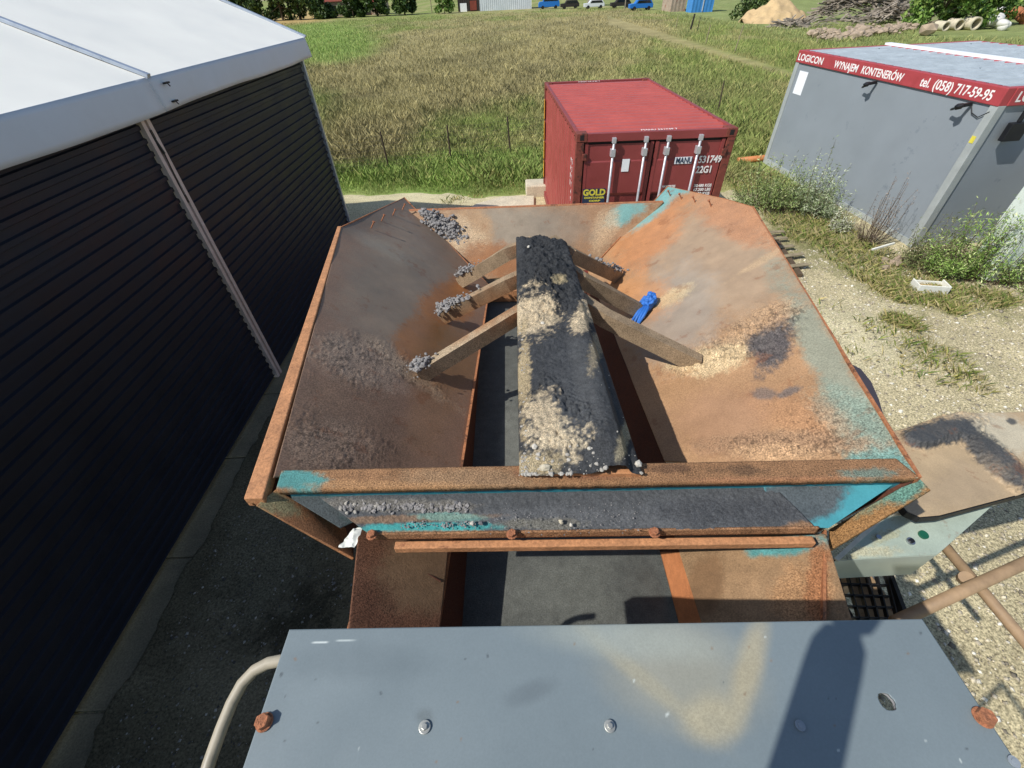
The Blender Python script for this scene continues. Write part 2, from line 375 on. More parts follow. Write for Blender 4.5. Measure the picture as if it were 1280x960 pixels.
yard_blobs = [('8E8458', .6, (1010, 262, 70, 60, 30, .5, .5), .8), ('7A7A42', .6, (1080, 330, 110, 28, 25, .6, .6), .8), ('807C48', .55, (1190, 380, 90, 14, 10, .7, .6), .8),
              ('8C8260', .45, (1150, 430, 90, 14, 20, .8, .7), .8), ('7F7C4C', .5, (1130, 405, 30, 10, 20, .6, .5), .8), ('D2C39E', .6, (1080, 420, 80, 40, 20, .5, .6), .5),
              ('D8C8A0', .7, (560, 242, 160, 14, -3, .3, .5), .4), ('D6C9A4', .5, (940, 250, 25, 20, 0, .4, .5), .4)]
yard_paint = painter('C8B48C', yard_blobs, vary=.14, gsc=2, al=.9)
yxs = np.r_[np.linspace(-5.5, 2, 40)[:-1], np.linspace(2, 9.5, 220), np.linspace(9.5, 30, 60)[1:]]
yys = np.r_[np.linspace(-12, -1, 20)[:-1], np.linspace(-1, 13.6, 300)]
def yard_disp(P):
    Q = P*[1, 1, 0]
    d = .012*(fbm(Q, 3, 4, 3)-.5)+.010*(vn(Q, 22, 8)-.5)
    edge = 12.9+.5*(fbm(Q, 1.1, 6, 3)-.5)*2 - .12*(P[:, 0]+4)*(P[:, 0] < 4) - np.clip(P[:, 0]-3, 0, 9)*.22
    return .008+d-sst(P[:, 1], edge-.25, edge+.25)*.06
tag(gridsheet('gravel_yard', yxs, yys, -4.29, yard_paint, 'ground', yard_disp), kind='structure')
asph = painter('74674F', [('948468', .6, (300, 840, 70, 90, 20, .6, .6), .5), ('3E382C', .8, (350, 760, 60, 60, 30, .7, .6), .6), ('8E8268', .6, (330, 700, 50, 80, 20, .6, .7), .9)], vary=.3, gsc=3, al=.7)
axs = np.linspace(-3.6, .9, 150); ays = np.linspace(-3, 9.4, 340)
tag(gridsheet('asphalt_strip', axs, ays, -4.265, asph, 'ground', lambda P: .012*(fbm(P*[1, 1, 0], 9, 3, 3)-.5)+.02-.05*(1-sst(P[:, 0]-.16*(fbm(P*[1, 1, 0], 2.6, 13, 4)-.5), -3.49, -3.45))-sst(P[:, 0]+.3*(fbm(P*[1, 1, 0], 1.5, 3, 3)-.5), .3, .85)*.06-sst(P[:, 1], 8.6, 9.3)*.06), kind='structure')
# kerb strip at the foot of the hall: cast blocks end to end
mb = MB(); y = -2.5; k = 0
while y < 9.5:
    L = 1.35+random.uniform(-.35, .35); wv = random.uniform(-.03, .03)
    mb.box((-3.80, y, -4.31), (-3.41+wv, y+L-.012, -4.254+random.uniform(-.006, .006))); y += L
tag(mb.build('kerb', 'kerb', bevel=.012), kind='structure')
# loose stones bedded in the gravel
def scatter_stones(name, n, region, zf, rr, pal, parent=None, keep=None):
    P = region(n)
    if keep is not None: P = P[keep(P)]
    n = len(P); base = np.array([(1, 0, 0), (0, 1, 0), (-1, 0, 0), (0, -1, 0), (0, 0, .75), (0, 0, -.5)], float)
    sc = rr[0]*(rr[1]/rr[0])**(RNG.random(n)**2.2); an = RNG.random(n)*6.28
    V = base[None]*(1+.5*(RNG.random((n, 6, 1))-.5)); V = V*sc[:, None, None]*np.stack([.7+.6*RNG.random(n), .7+.6*RNG.random(n), .5+.4*RNG.random(n)], 1)[:, None]
    c, s = np.cos(an)[:, None], np.sin(an)[:, None]
    V = np.stack([V[..., 0]*c-V[..., 1]*s, V[..., 0]*s+V[..., 1]*c, V[..., 2]], 2)+P[:, None]
    f = np.array([(0, 1, 4), (1, 2, 4), (2, 3, 4), (3, 0, 4), (1, 0, 5), (2, 1, 5), (3, 2, 5), (0, 3, 5)])
    F = (f[None]+6*np.arange(n)[:, None, None]).reshape(-1, 3)
    pc = np.array([srgb(x) for x in pal])[RNG.integers(0, len(pal), n)]*(.75+.5*RNG.random((n, 1)))
    C = np.repeat(np.column_stack([np.clip(pc, 0, 1), np.full(n, .4)]), 6, 0)
    return link(name, npmesh(name, V.reshape(-1, 3), F, C), MATS['heap'], parent)
def reg(x0, x1, y0, y1, z):
    return lambda n: np.column_stack([x0+(x1-x0)*RNG.random(n), y0+(y1-y0)*RNG.random(n), np.full(n, z)])
tag(scatter_stones('loose_gravel', 42000, reg(1.6, 10, -.8, 8.5, -4.283), 0, (.005, .035), ['CFC4AC', 'A89E88', 'ECE6D4', '8C8474', 'DCD0B4', 'B8AE98']), kind='stuff')
tag(scatter_stones('asphalt_grit', 9000, reg(-3.3, 0, -1, 7, -4.240), 0, (.003, .018), ['8C8880', 'B4B0A6', '5C5A56', '9C9890']), kind='stuff')

# ------------------------------------------------------------------ grass
def blades(name, P, h, wd, cols, lean=.35, kind='stuff'):
    n = len(P); a = RNG.random(n)*6.28; d = np.column_stack([np.cos(a), np.sin(a), np.zeros(n)]); b = RNG.random(n)*6.28
    ln = np.column_stack([np.cos(b), np.sin(b), np.zeros(n)])*(h*lean*RNG.random(n))[:, None]; up = np.array([0, 0, 1.])
    V = np.stack([P-d*wd[:, None]/2, P+d*wd[:, None]/2, P+ln*.35+up*h[:, None]*.6+d*wd[:, None]*.4, P+ln+up*h[:, None]], 1)
    F = np.array([[0, 1, 2], [0, 2, 3]])[None]+4*np.arange(n)[:, None, None]
    C = np.repeat(cols, 4, 0)
    o = link(name, npmesh(name, V.reshape(-1, 3), F.reshape(-1, 3), C), MATS['grass']); return tag(o, kind=kind)
def field_points(n, y0, y1, pw):
    u = RNG.random(n); Y = (y0**pw+(y1**pw-y0**pw)*u)**(1/pw)
    X = (-1.05+RNG.random(n)*2.4)*Y*1.0
    return np.column_stack([X, Y, np.full(n, -4.3)])
P = field_points(620000, 12.0, 125, -.35)
X, Y = P[:, 0], P[:, 1]
edge = 12.9+.5*(fbm(P*[1, 1, 0], 1.1, 6, 3)-.5)*2-.12*(X+4)*(X < 4)-np.clip(X-3, 0, 9)*.22
ok = (Y > edge) & ~((X < -3.6) & (Y < 10.2)) & ~((X > .8) & (X < 3.6) & (Y > 7) & (Y < 12.6)) & ~((X > 7.2) & (X < 14) & (Y > 7) & (Y < 15)) & ~((X > 7.5) & (Y < 9)) & ~((X > 28) & (Y > 60))
ok &= ~((np.abs(toplan(P)[:, 1]-(62+(toplan(P)[:, 0]-880)*.3)) < 5) & (toplan(P)[:, 0] > 760))
ok &= ~((toplan(P)[:, 0] > 1145) & (toplan(P)[:, 1] < 50))
P = P[ok]; n = len(P); d = P[:, 1]
cc = fieldcol(P, toplan(P)); j = RNG.random(n)
dry = (RNG.random(n) < .22); cc[dry, :3] = cc[dry, :3]*.5+srgb('B3A670')*.5
cc[:, :3] *= (.75+.6*RNG.random((n, 1)))*(.8+.4*fbm(P*[1, 1, 0], .8, 21, 3))[:, None]
hh = (.10+.34*fbm(P*[1, 1, 0], .5, 3, 3))*(.5+.9*RNG.random(n)**2)*sst(d-edge[ok], -.2, 1.6)+.05
blades('field_grass', P, hh*.85, .0035+.00045*d, cc, .8)
# short weeds and tufts at the yard's edge and by the office container
def tuft_zone(px0, py0, rx, ry, ang, n):
    a = RNG.random(n)*6.28; r = np.sqrt(RNG.random(n)); u = r*np.cos(a)*rx; v = r*np.sin(a)*ry; q = R_(ang)
    return [atz(px0+u[i]*math.cos(q)-v[i]*math.sin(q), py0+u[i]*math.sin(q)+v[i]*math.cos(q), -4.29) for i in range(n)]
T = []
for z in ((1000, 258, 60, 45, 40, 3600), (1060, 315, 75, 24, 35, 4200), (1180, 372, 90, 14, 5, 2600), (1128, 405, 25, 6, 15, 450), (1130, 340, 60, 22, 20, 2000), (1195, 388, 14, 6, 0, 300),
          (940, 232, 26, 14, 0, 900), (1150, 440, 90, 16, 25, 350), (1155, 470, 90, 10, 15, 150), (750, 238, 30, 4, 0, 60), (580, 250, 30, 4, -10, 120), (640, 233, 60, 4, 0, 200), (1030, 420, 60, 40, 0, 120)): T += tuft_zone(*z)
T = np.array(T); T = T[~((T[:, 0] > 7.75) & (T[:, 1] > 8.0))]; n = len(T)
T = np.repeat(T, 3, 0)+RNG.normal(size=(len(T)*3, 3))*[.05, .05, 0]; T = T[RNG.random(len(T)) < .25+1.1*sst(fbm(T*[1, 1, 0], 2.2, 3, 3), .4, .6)]; n = len(T)
c = np.array([srgb(x) for x in ('86904C', '9E9A5C', '6C8040', 'B8AA78', 'AA9E74')])[RNG.integers(0, 5, n)]*(.7+.5*RNG.random((n, 1)))
blades('yard_weeds', T, .03+.13*RNG.random(n)**2, np.full(n, .007), np.column_stack([c, np.full(n, .3)]), 1.2)

# ================================================================== STORAGE HALL
HX = -3.663; HY0, HY1 = -6.0, 9.6; EZ = -.544; SL = math.tan(R_(23.2))
hall = empty('storage_hall', (HX-5, 1.8, -4.3), 'long storage tent with black ribbed walls and white fabric roof left of the hopper', 'building')
def profile_wall(x, y0, y1, z0, z1):
    pitch = .118; zs = []; z = z0
    while z < z1-pitch:
        zs += [(z, 0), (z+.010, -.024), (z+.07, -.024), (z+.080, 0)]; z += pitch
    zs += [(z1, 0)]
    mb = MB(); vs = []
    for (z, d) in zs: vs += [(x+d, y0, z), (x+d, y1, z)]
    return mb.add(vs, [(2*i, 2*i+1, 2*i+3, 2*i+2) for i in range(len(zs)-1)])
bays = [-5.2, -.1, 5.0, HY1]
for (a, b) in ((HY0, -.1-.075), (-.1+.075, 5.0-.075), (5.0+.075, HY1-.04)):
    profile_wall(HX-.02, a, b, -4.19, EZ-.02).build('wall_panel', 'hall_sheet', hall)
for yc in (-.1, 5.0):
    mb = MB()
    mb.box((HX-.06, yc-.07, -4.25), (HX+.012, yc-.018, EZ-.01)); mb.box((HX-.06, yc+.018, -4.25), (HX+.012, yc+.07, EZ-.01)); mb.box((HX-.05, yc-.018, -4.25), (HX-.02, yc+.018, EZ-.012))
    p = mb.build('post', 'alu', hall, bevel=.004)
    mb = MB(); mb.tube([(HX+.0, yc, EZ-.45), (HX+.02, yc+.01, EZ-.62)], .014, 8); mb.box((HX-.02, yc-.015, EZ-.48), (HX+.016, yc+.015, EZ-.40)); mb.tube([(HX+.02, yc+.01, EZ-.62), (HX+.0, yc, EZ-1.05)], .006, 6); mb.box((HX-.02, yc-.014, EZ-1.12), (HX+.014, yc+.014, EZ-1.04))
    mb.build('ratchet_strap', 'black_plastic', p)
mb = MB(); mb.box((HX-.09, HY1-.035, -4.25), (HX+.012, HY1+.03, EZ-.01)); mb.build('corner_post', 'alu_pale', hall, bevel=.004)
# gable wall and far side so that the hall is a closed volume
RW = 10.0
mb = MB(); zr = EZ+RW/2*SL
mb.prism([(HX-.1, HY1-.02, -4.3), (HX-.1, HY1-.02, EZ), (HX-RW/2, HY1-.02, zr-.05), (HX-RW, HY1-.02, EZ), (HX-RW, HY1-.02, -4.3)], (0, .02, 0)); mb.build('gable_wall', 'hall_sheet', hall)
mb = MB(); mb.box((HX-RW-.04, HY0, -4.3), (HX-RW, HY1-.03, EZ)); mb.build('far_wall', 'hall_sheet', hall)
# roof fabric in bays, sagging a little between the rafters
def roofpt(s, side=1): return (HX+.05-s*math.cos(math.atan(SL)) if side > 0 else HX-RW-.05+s*math.cos(math.atan(SL)), EZ+s*math.sin(math.atan(SL)))
SLn = (RW/2+.05)/math.cos(math.atan(SL))
def roofbay(y0, y1, side):
    nu, nv = 14, 26; vs = []; fs = []
    for j in range(nv):
        for i in range(nu):
            s = SLn*j/(nv-1); y = y0+(y1-y0)*i/(nu-1); x, z = roofpt(s, side)
            sag = .05*math.sin(math.pi*i/(nu-1))*math.sin(math.pi*j/(nv-1)); wr = .006*math.sin(y*9+s*2)*math.exp(-((y-y1)/.8)**2)
            vs.append((x, y, z-sag+wr))
    for j in range(nv-1):
        for i in range(nu-1): k = j*nu+i; fs.append((k, k+1, k+nu+1, k+nu) if side < 0 else (k, k+nu, k+nu+1, k+1))
    MB().add(vs, fs).build('roof_fabric', 'hall_fabric', hall, smooth=True)
RB = [HY0, .0, 5.3, HY1+.3]
for a, b in zip(RB, RB[1:]):
    for sd in (1, -1): roofbay(a+.02, b-.02, sd)
for yy in RB[1:]:
    mb = MB()
    for sd in (1, -1):
        p0 = roofpt(-.02, sd); p1 = roofpt(SLn, sd)
        mb.bar((p0[0], yy, p0[1]+.02), (p1[0], yy, p1[1]+.02), .05, .035)
    mb.build('rafter_rail', 'alu_pale', hall, bevel=.004)
# eave valance hanging over the top of the wall
def valance(y0, y1):
    nu, nv = 60, 7; P = []
    for j in range(nv):
        for i in range(nu):
            y = y0+(y1-y0)*i/(nu-1); t = j/(nv-1)
            d = .05+.035*math.sin(t*1.6)+.008*math.sin(y*5+t)*t; P.append((HX+d, y, EZ+.005-.29*t-.01*t*math.sin(y*1.7)))
    F = [(j*nu+i, (j+1)*nu+i, (j+1)*nu+i+1, j*nu+i+1) for j in range(nv-1) for i in range(nu-1)]
    v = MB().add(P, F).build('valance', 'valance_fabric', hall, smooth=True); s = v.modifiers.new('thickness', 'SOLIDIFY'); s.thickness = .006
    return v
valance(HY0, 5.28); v = valance(5.25, HY1+.28)
for z in (EZ-.06, EZ-.22):
    mb = MB(); mb.box((HX+.085, 5.42, z-.015), (HX+.115, 5.50, z+.0)); mb.tube([(HX+.1, 5.46, z), (HX+.12, 5.47, z-.04)], .006, 6)
    mb.build('lacing_hook', 'black_steel', v)

# ================================================================== FEED HOPPER
hop = empty('feed_hopper', (.3, 2.3, -4.3), 'big rusty steel feed hopper with teal paint traces, sloping sides and a conveyor belt below', 'hopper')
ZR = -1.4; ZE = -1.90
PL = plane(atz(342, 600, ZR), atz(427, 283, ZR), atz(577, 583, ZE))
PR = plane(atz(1148, 600, ZR), atz(940, 258, ZR), atz(830, 577, ZE))
lA, lB = atz(342, 596, ZR), atz(427, 283, ZR); lC = atp(505, 247, PL); lD = atp(612, 358, PL); lE = atp(577, 584, PL)
rA, rB = atz(1148, 597, ZR), atz(940, 258, ZR); rB2 = atp(905, 248, PR); rC = atp(835, 233, PR); rD = atp(735, 340, PR); rE = atp(831, 577, PR)
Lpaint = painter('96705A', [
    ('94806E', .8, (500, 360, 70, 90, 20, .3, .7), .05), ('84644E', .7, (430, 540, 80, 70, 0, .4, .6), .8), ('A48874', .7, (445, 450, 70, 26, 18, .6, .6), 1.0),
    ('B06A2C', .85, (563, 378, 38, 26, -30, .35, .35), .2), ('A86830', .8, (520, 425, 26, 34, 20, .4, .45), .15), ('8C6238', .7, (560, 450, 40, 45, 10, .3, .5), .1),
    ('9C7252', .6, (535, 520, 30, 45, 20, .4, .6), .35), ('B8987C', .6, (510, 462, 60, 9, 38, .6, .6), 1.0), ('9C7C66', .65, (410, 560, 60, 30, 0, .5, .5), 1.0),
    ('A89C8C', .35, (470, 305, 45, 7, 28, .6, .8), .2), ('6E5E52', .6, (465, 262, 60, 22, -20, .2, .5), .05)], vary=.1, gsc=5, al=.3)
def pitted(f, ms):
    def g(P, px):
        c = f(P, px); m = np.clip(sum(blobmask(P, px, b, 90+i) for i, b in enumerate(ms)), 0, 1)
        f_ = fbm(P, 62, 77, 3)+.18*(fbm(P, 9, 78, 2)-.5); q = sst(f_, .56, .64)*m; r = sst(f_, .47, .52)*(1-sst(f_, .54, .58))*m
        c[:, :3] *= (1-.45*q+.28*r)[:, None]; return np.clip(c, 0, 1)
    return g
Lpaint = pitted(Lpaint, [(412, 556, 72, 30, 12, .6, .6), (450, 452, 70, 26, 20, .7, .6), (515, 465, 50, 12, 38, .6, .6)])
def Ldisp(P, px):
    m = blobmask(P, px, (445, 450, 80, 30, 18, .6, .6), 2)+blobmask(P, px, (400, 555, 75, 34, 10, .5, .5), 5)+blobmask(P, px, (515, 465, 60, 14, 38, .6, .6), 5)
    return .0045*np.clip(m, 0, 1)*vn(P, 70, 4)*sst(vn(P, 12, 6), .35, .6)+.05*(fbm(P, 1.3, 2, 2)-.5)*sst(px[:, 1], 250, 300)*(1-sst(px[:, 1], 560, 600))
sheet('side_panel', [lA, lE], [lB, lC, lD], 240, 300, Lpaint, 'rust_plate', hop, Ldisp, .01)['label'] = 'dark brown shaded left side panel'
Rpaint = painter('AC7E56', [
    ('A88A70', .9, (900, 330, 95, 75, 10, .3, .6), .05), ('9C8C80', .75, (845, 395, 50, 60, 20, .35, .6), .05), ('C47A40', .8, (812, 292, 60, 26, -45, .35, .5), .25), ('C98243', .65, (800, 370, 40, 26, 10, .4, .5), .1),  # grey-brown centre blob paints the panel's sheen into its colour
    ('C07B4C', .7, (930, 275, 70, 28, 25, .3, .5), .5), ('6FA6A6', .95, (808, 262, 55, 13, -38, .3, .35), .3), ('6FA6A6', .95, (840, 236, 22, 7, 0, .3, .4), .3),
    ('8C9080', .85, (1040, 460, 140, 22, 60, .35, .5), .35), ('838C7C', .7, (1080, 545, 60, 34, 50, .5, .5), .9), ('5A9694', .8, (1105, 575, 44, 20, 20, .6, .5), .9), ('7E9488', .5, (1070, 530, 60, 26, 40, .7, .6), 1.0),
    ('B2906E', .7, (905, 440, 60, 16, -22, .5, .5), 1.0), ('D3B285', .8, (885, 452, 48, 16, -10, .5, .45), 1.0), ('D9B888', .6, (845, 368, 28, 8, -30, .5, .5), .8), ('4C4A50', .9, (966, 432, 26, 32, 25, .5, .4), 1.0), ('B48A64', .6, (960, 395, 45, 14, -20, .6, .6), 1.0),
    ('B87A4C', .4, (1000, 520, 70, 26, 20, .5, .7), .6), ('A8795A', .6, (900, 530, 60, 40, 0, .4, .6), .1), ('A07858', .8, (990, 555, 90, 14, 0, .5, .5), 1.0), ('C2946A', .7, (980, 566, 60, 9, 0, .6, .5), 1.0),
    ('5A5A60', .7, (985, 490, 16, 5, -20, .6, .5), .6), ('5A5A60', .6, (952, 492, 13, 6, 0, .6, .5), .6), ('C6A078', .5, (945, 330, 40, 4, -30, .6, .6), .5)], vary=.1, gsc=5, al=.35)
Rpaint = pitted(Rpaint, [(985, 560, 90, 14, 0, .6, .6), (1020, 530, 50, 26, 20, .7, .6), (905, 436, 60, 16, -22, .6, .6), (965, 400, 46, 16, -15, .6, .6)])
def Rdisp(P, px):
    m = blobmask(P, px, (905, 440, 70, 20, -22, .6, .5), 2)+blobmask(P, px, (965, 425, 34, 38, 25, .5, .4), 5)+.6*blobmask(P, px, (985, 562, 90, 14, 0, .6, .5), 5)+1.2*blobmask(P, px, (885, 452, 40, 12, -15, .5, .5), 9)
    return .022*np.clip(m, 0, 1.4)*np.maximum(0, fbm(P, 30, 4, 3)-.38)*2+.07*(fbm(P, 1.3, 12, 2)-.5)*(sst(px[:, 1], 255, 330))*(1-sst(px[:, 1], 560, 600))
sheet('side_panel', [rE, rA], [rD, rC, rB2, rB], 240, 300, Rpaint, 'rust_plate', hop, Rdisp, .01)['label'] = 'sunlit orange rusty right side panel'
# back panel
ZB = -1.74
bL, bR = atz(508, 264, ZB), atz(830, 253, ZB); bl2, br2 = atz(598, 350, -2.28), atz(752, 336, -2.28)
Bpaint = painter('A67B58', [('9A8C7C', .8, (640, 285, 60, 30, 0, .3, .6), .1), ('B98A5C', .7, (590, 290, 25, 30, 0, .4, .5), .5), ('C8A682', .8, (580, 300, 34, 22, 40, .5, .5), 1.0), ('A0612F', .8, (620, 325, 50, 20, 0, .4, .5), .4),
    ('6FA6A6', .95, (778, 268, 30, 12, -30, .4, .4), .3), ('C6A480', .7, (757, 285, 14, 28, 20, .5, .5), 1.0), ('8A7A6C', .6, (700, 285, 40, 26, 0, .3, .6), .1)], vary=.12, gsc=6, al=.35)
sheet('back_panel', [bl2, br2], [bL, bR], 120, 90, Bpaint, 'rust_plate', hop, None, .01)
mb = MB(); mb.bar(bL+A3(0, .03, -.02), bR+A3(0, .03, -.02), .05, .04); mb.build('back_lip', 'rust_edge', hop)
# flat top lips of the side panels, a folded skirt below each lip
mb = MB(); o = A3(-.075, 0, .0)
mb.hexa([lA+o+A3(-.0, -.1, -.05), lA+A3(0, -.1, -.05), lB+A3(0, 0, -.05), lB+o*.45+A3(0, 0, -.05)], [lA+o+A3(0, -.1, .004), lA+A3(0, -.1, .004), lB+A3(0, 0, .004), lB+o*.45+A3(0, 0, .004)])
mb.build('rim', 'orange_rust', hop, bevel=.005)['label'] = 'orange rusty rim of the left side panel'
mb = MB(); o = A3(.012, 0, 0)
mb.hexa([rA+A3(0, 0, -.05), rA+o+A3(0, 0, -.05), rB+o+A3(0, 0, -.05), rB+A3(0, 0, -.05)], [rA+A3(0, 0, .003), rA+o+A3(0, 0, .003), rB+o+A3(0, 0, .003), rB+A3(0, 0, .003)])
mb.build('rim', 'rust_edge', hop)
for (a, b) in ((lB, lC), (rB2, rC), (rB, rB2)):
    mb = MB(); mb.bar(a+A3(0, 0, -.02), b+A3(0, 0, -.02), .008, .04); mb.build('panel_edge', 'rust_edge', hop)
for a, b in ((lC, lD), (rC, rD)): mb = MB(); mb.bar(a, b, .010, .014); mb.build('corner_seam', 'rust_edge', hop)
# pins along the top of the left and right panels
for pl, pts in ((PL, [(464, 285), (477, 276), (491, 269), (503, 262)]), (PR, [(838, 245), (852, 249), (869, 253), (889, 258)])):
    for p in pts:
        b = atp(*p, pl); n = pl[0]; t = b+n*.06
        mb = MB(); mb.tube([b, t], .006, 8); mb.tube([t, t+n*.008], .012, 8); mb.build('pin', 'bolt_rust', hop)
# lip at the bottom of the side panels and the chute walls down to the belt
ZBELT = -2.0
bP = plane(atz(578, 782, ZBELT), atz(850, 782, ZBELT), atz(606, 375, -2.36))
n1, n2 = atz(545, 786, -1.80), atz(880, 786, -1.80)
bnl, bnr = atp(577, 800, bP), atp(853, 800, bP); bfl, bfr = atp(605, 365, bP), atp(718, 365, bP)
mb = MB(); mb.bar(n1+A3(0, -.3, .03), lE+(lD-lE)*.0, .014, .012); mb.bar(lE, lD, .014, .016); mb.build('chute_lip', 'rust_edge', hop)
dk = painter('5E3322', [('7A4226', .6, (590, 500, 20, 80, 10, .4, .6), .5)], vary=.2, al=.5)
ext = A3(0, -.5, 0)
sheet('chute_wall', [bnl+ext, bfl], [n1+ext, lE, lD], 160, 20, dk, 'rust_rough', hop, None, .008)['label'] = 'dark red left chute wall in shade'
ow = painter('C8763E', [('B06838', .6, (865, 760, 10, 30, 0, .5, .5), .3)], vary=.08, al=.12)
rlip0, rlip1 = atz(850, 690, -1.84), n2
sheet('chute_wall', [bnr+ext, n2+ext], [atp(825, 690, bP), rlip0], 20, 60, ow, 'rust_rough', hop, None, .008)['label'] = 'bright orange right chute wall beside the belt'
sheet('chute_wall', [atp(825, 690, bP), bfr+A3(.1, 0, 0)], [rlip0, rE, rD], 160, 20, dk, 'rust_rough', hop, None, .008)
mb = MB(); a = atp(600, 378, bP); b = atp(652, 378, bP); mb.bar(a+A3(-.2, .05, .05), b+A3(.6, .05, .05), .05, .12); mb.build('end_plate', 'orange_rust', hop)
# the belt
u = plane(bnl, bnr, bfl)
beltc = painter('605F5C', [('82807A', .5, (640, 560, 14, 60, 0, .4, .6), .3), ('706F6A', .6, (735, 738, 100, 36, 0, .5, .7), .4), ('4A4A4A', .6, (800, 735, 36, 40, 10, .5, .6), .3)], vary=.15, gsc=6, al=.35)
sheet('conveyor_belt', [bnl+A3(-.02, -.5, 0), bnr+A3(.02, -.5, 0)], [bfl+A3(-.02, .3, -.05), bfr+A3(.3, .3, -.05)], 80, 200, beltc, 'rust_rough', hop, None, .012)
scatter = None
# front cross channel: top flange, teal web below
fy0, fy1 = atz(345, 612, ZR)[1], atz(345, 587, ZR)[1]
FL = atz(345, 612, ZR); FRr = atz(1149, 596, ZR); FL2 = atz(352, 588, ZR); FR2 = atz(1120, 573, ZR)
Fp = painter('A2714A', [('A08060', .5, (600, 598, 90, 12, 0, .6, .6), 1.0), ('4A9494', .95, (372, 600, 38, 11, 4, .5, .4), .5), ('6B4A36', .7, (840, 586, 30, 5, 0, .6, .5), 1.0), ('C08A58', .6, (480, 606, 90, 5, 0, .5, .5), 1.0), ('5E4636', .6, (930, 588, 40, 6, 0, .7, .5), 1.0),
    ('6E8A80', .8, (1090, 592, 40, 7, 0, .6, .5), 1.0), ('B4764E', .6, (1000, 600, 120, 4, 0, .4, .5), .8), ('8A5A44', .6, (720, 592, 60, 6, 0, .6, .6), 1.0)], vary=.2, gsc=12, al=.95)
sheet('cross_beam', [FL, FRr], [FL2, FR2], 400, 16, Fp, 'rust_rough', hop, lambda P, px: .004*(vn(P, 70, 3)-.5)*.3, .035)['label'] = 'flat rusty front cross beam of the rim'
mb = MB(); a, b = FL+A3(.03, .012, -.054), FRr+A3(-.03, .012, -.054); mb.hexa([a+A3(0, 0, -.16), b+A3(0, 0, -.16), b+A3(0, .012, -.16), a+A3(0, .012, -.16)], [a, b, b+A3(0, .012, 0), a+A3(0, .012, 0)]); mb.build('beam_web', 'teal_paint', hop)
# spill ledge in front of it, covered in fines
ZS = -1.50
Sp = painter('55555A', [('66656A', .6, (700, 650, 200, 12, 0, .6, .6), .5), ('48484E', .6, (900, 640, 90, 16, 0, .6, .5), .7), ('8A8078', .6, (500, 632, 90, 8, 2, .6, .5), 1.0), ('2F9A9C', .95, (530, 661, 80, 7, -1, .4, .35), .3), ('8F6C50', .7, (520, 648, 90, 4, -2, .5, .5), .8),
    ('A0704C', .9, (640, 669, 230, 5, 0, .5, .5), 1.0), ('6FA8A0', .6, (560, 646, 45, 5, 2, .4, .4), .5), ('946848', .85, (900, 665, 180, 4, -1, .5, .5), 1.0), ('7C7468', .6, (670, 655, 50, 6, 0, .7, .6), 1.0), ('A87850', .8, (1010, 658, 30, 8, 0, .5, .5), 1.0)], vary=.12, gsc=12, al=.45)
sa, sb, sc_, sd_ = atz(447, 686, ZS-.02), atz(1023, 671, ZS-.02), atz(362, 614, ZS+.02), atz(962, 600, ZS+.02)
slA, slB = atz(462, 668, ZS), atz(1020, 660, ZS)
sheet('spill_ledge', [slA, slB], [atz(395, 618, ZS+.03), atz(965, 606, ZS+.03)], 380, 70, Sp, 'rust_rough', hop, lambda P, px: .012*(fbm(P, 8, 3, 4)-.4)+.004*(vn(P, 90, 3)-.5), .01)['label'] = 'front ledge covered in dark grey fines'
fe = painter('A3704A', [('6B4630', .7, (700, 690, 60, 8, 0, .6, .6), 1.0), ('C08A58', .5, (560, 678, 90, 4, 0, .5, .5), 1.0)], vary=.25, gsc=14, al=1.0)
sheet('ledge_lip', [slA+A3(-.01, -.004, -.035), slB+A3(.01, -.004, -.035)], [slA+A3(-.01, -.002, .004), slB+A3(.01, -.002, .004)], 300, 6, fe, 'rust_rough', hop, None, .008)
mb = MB(); a, b = slA+A3(.09, -.009, -.040), slB+A3(-.0, -.009, -.040); mb.hexa([a+A3(0, -.03, -.035), b+A3(0, -.03, -.035), b+A3(0, 0, -.035), a+A3(0, 0, -.035)], [a+A3(0, -.03, 0), b+A3(0, -.03, 0), b, a]); mb.build('clamp_angle', 'orange_rust', hop, bevel=.004)
# shadow-side inner sheet behind the ledge: from the corner down to the ledge
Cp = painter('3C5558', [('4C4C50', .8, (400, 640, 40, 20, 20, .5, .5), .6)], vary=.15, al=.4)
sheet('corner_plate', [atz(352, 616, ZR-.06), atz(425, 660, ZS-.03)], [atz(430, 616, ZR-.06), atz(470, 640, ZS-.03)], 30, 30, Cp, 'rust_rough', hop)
mb = MB(); a0, a1, a2 = atz(1060, 607, ZR-.055), atz(1122, 600, ZR-.055), atz(1060, 645, ZS-.01)
Cp2 = painter('3A9AAA', [('55555A', .95, (1000, 625, 62, 30, -15, .2, .25), .5)], vary=.08, al=.1)
sheet('corner_plate', [atz(955, 655, ZS-.015), atz(1036, 660, ZS-.015)], [atz(955, 604, ZR-.06), atz(1128, 598, ZR-.06)], 120, 50, Cp2, 'rust_plate', hop)['label'] = 'bright teal corner plate'
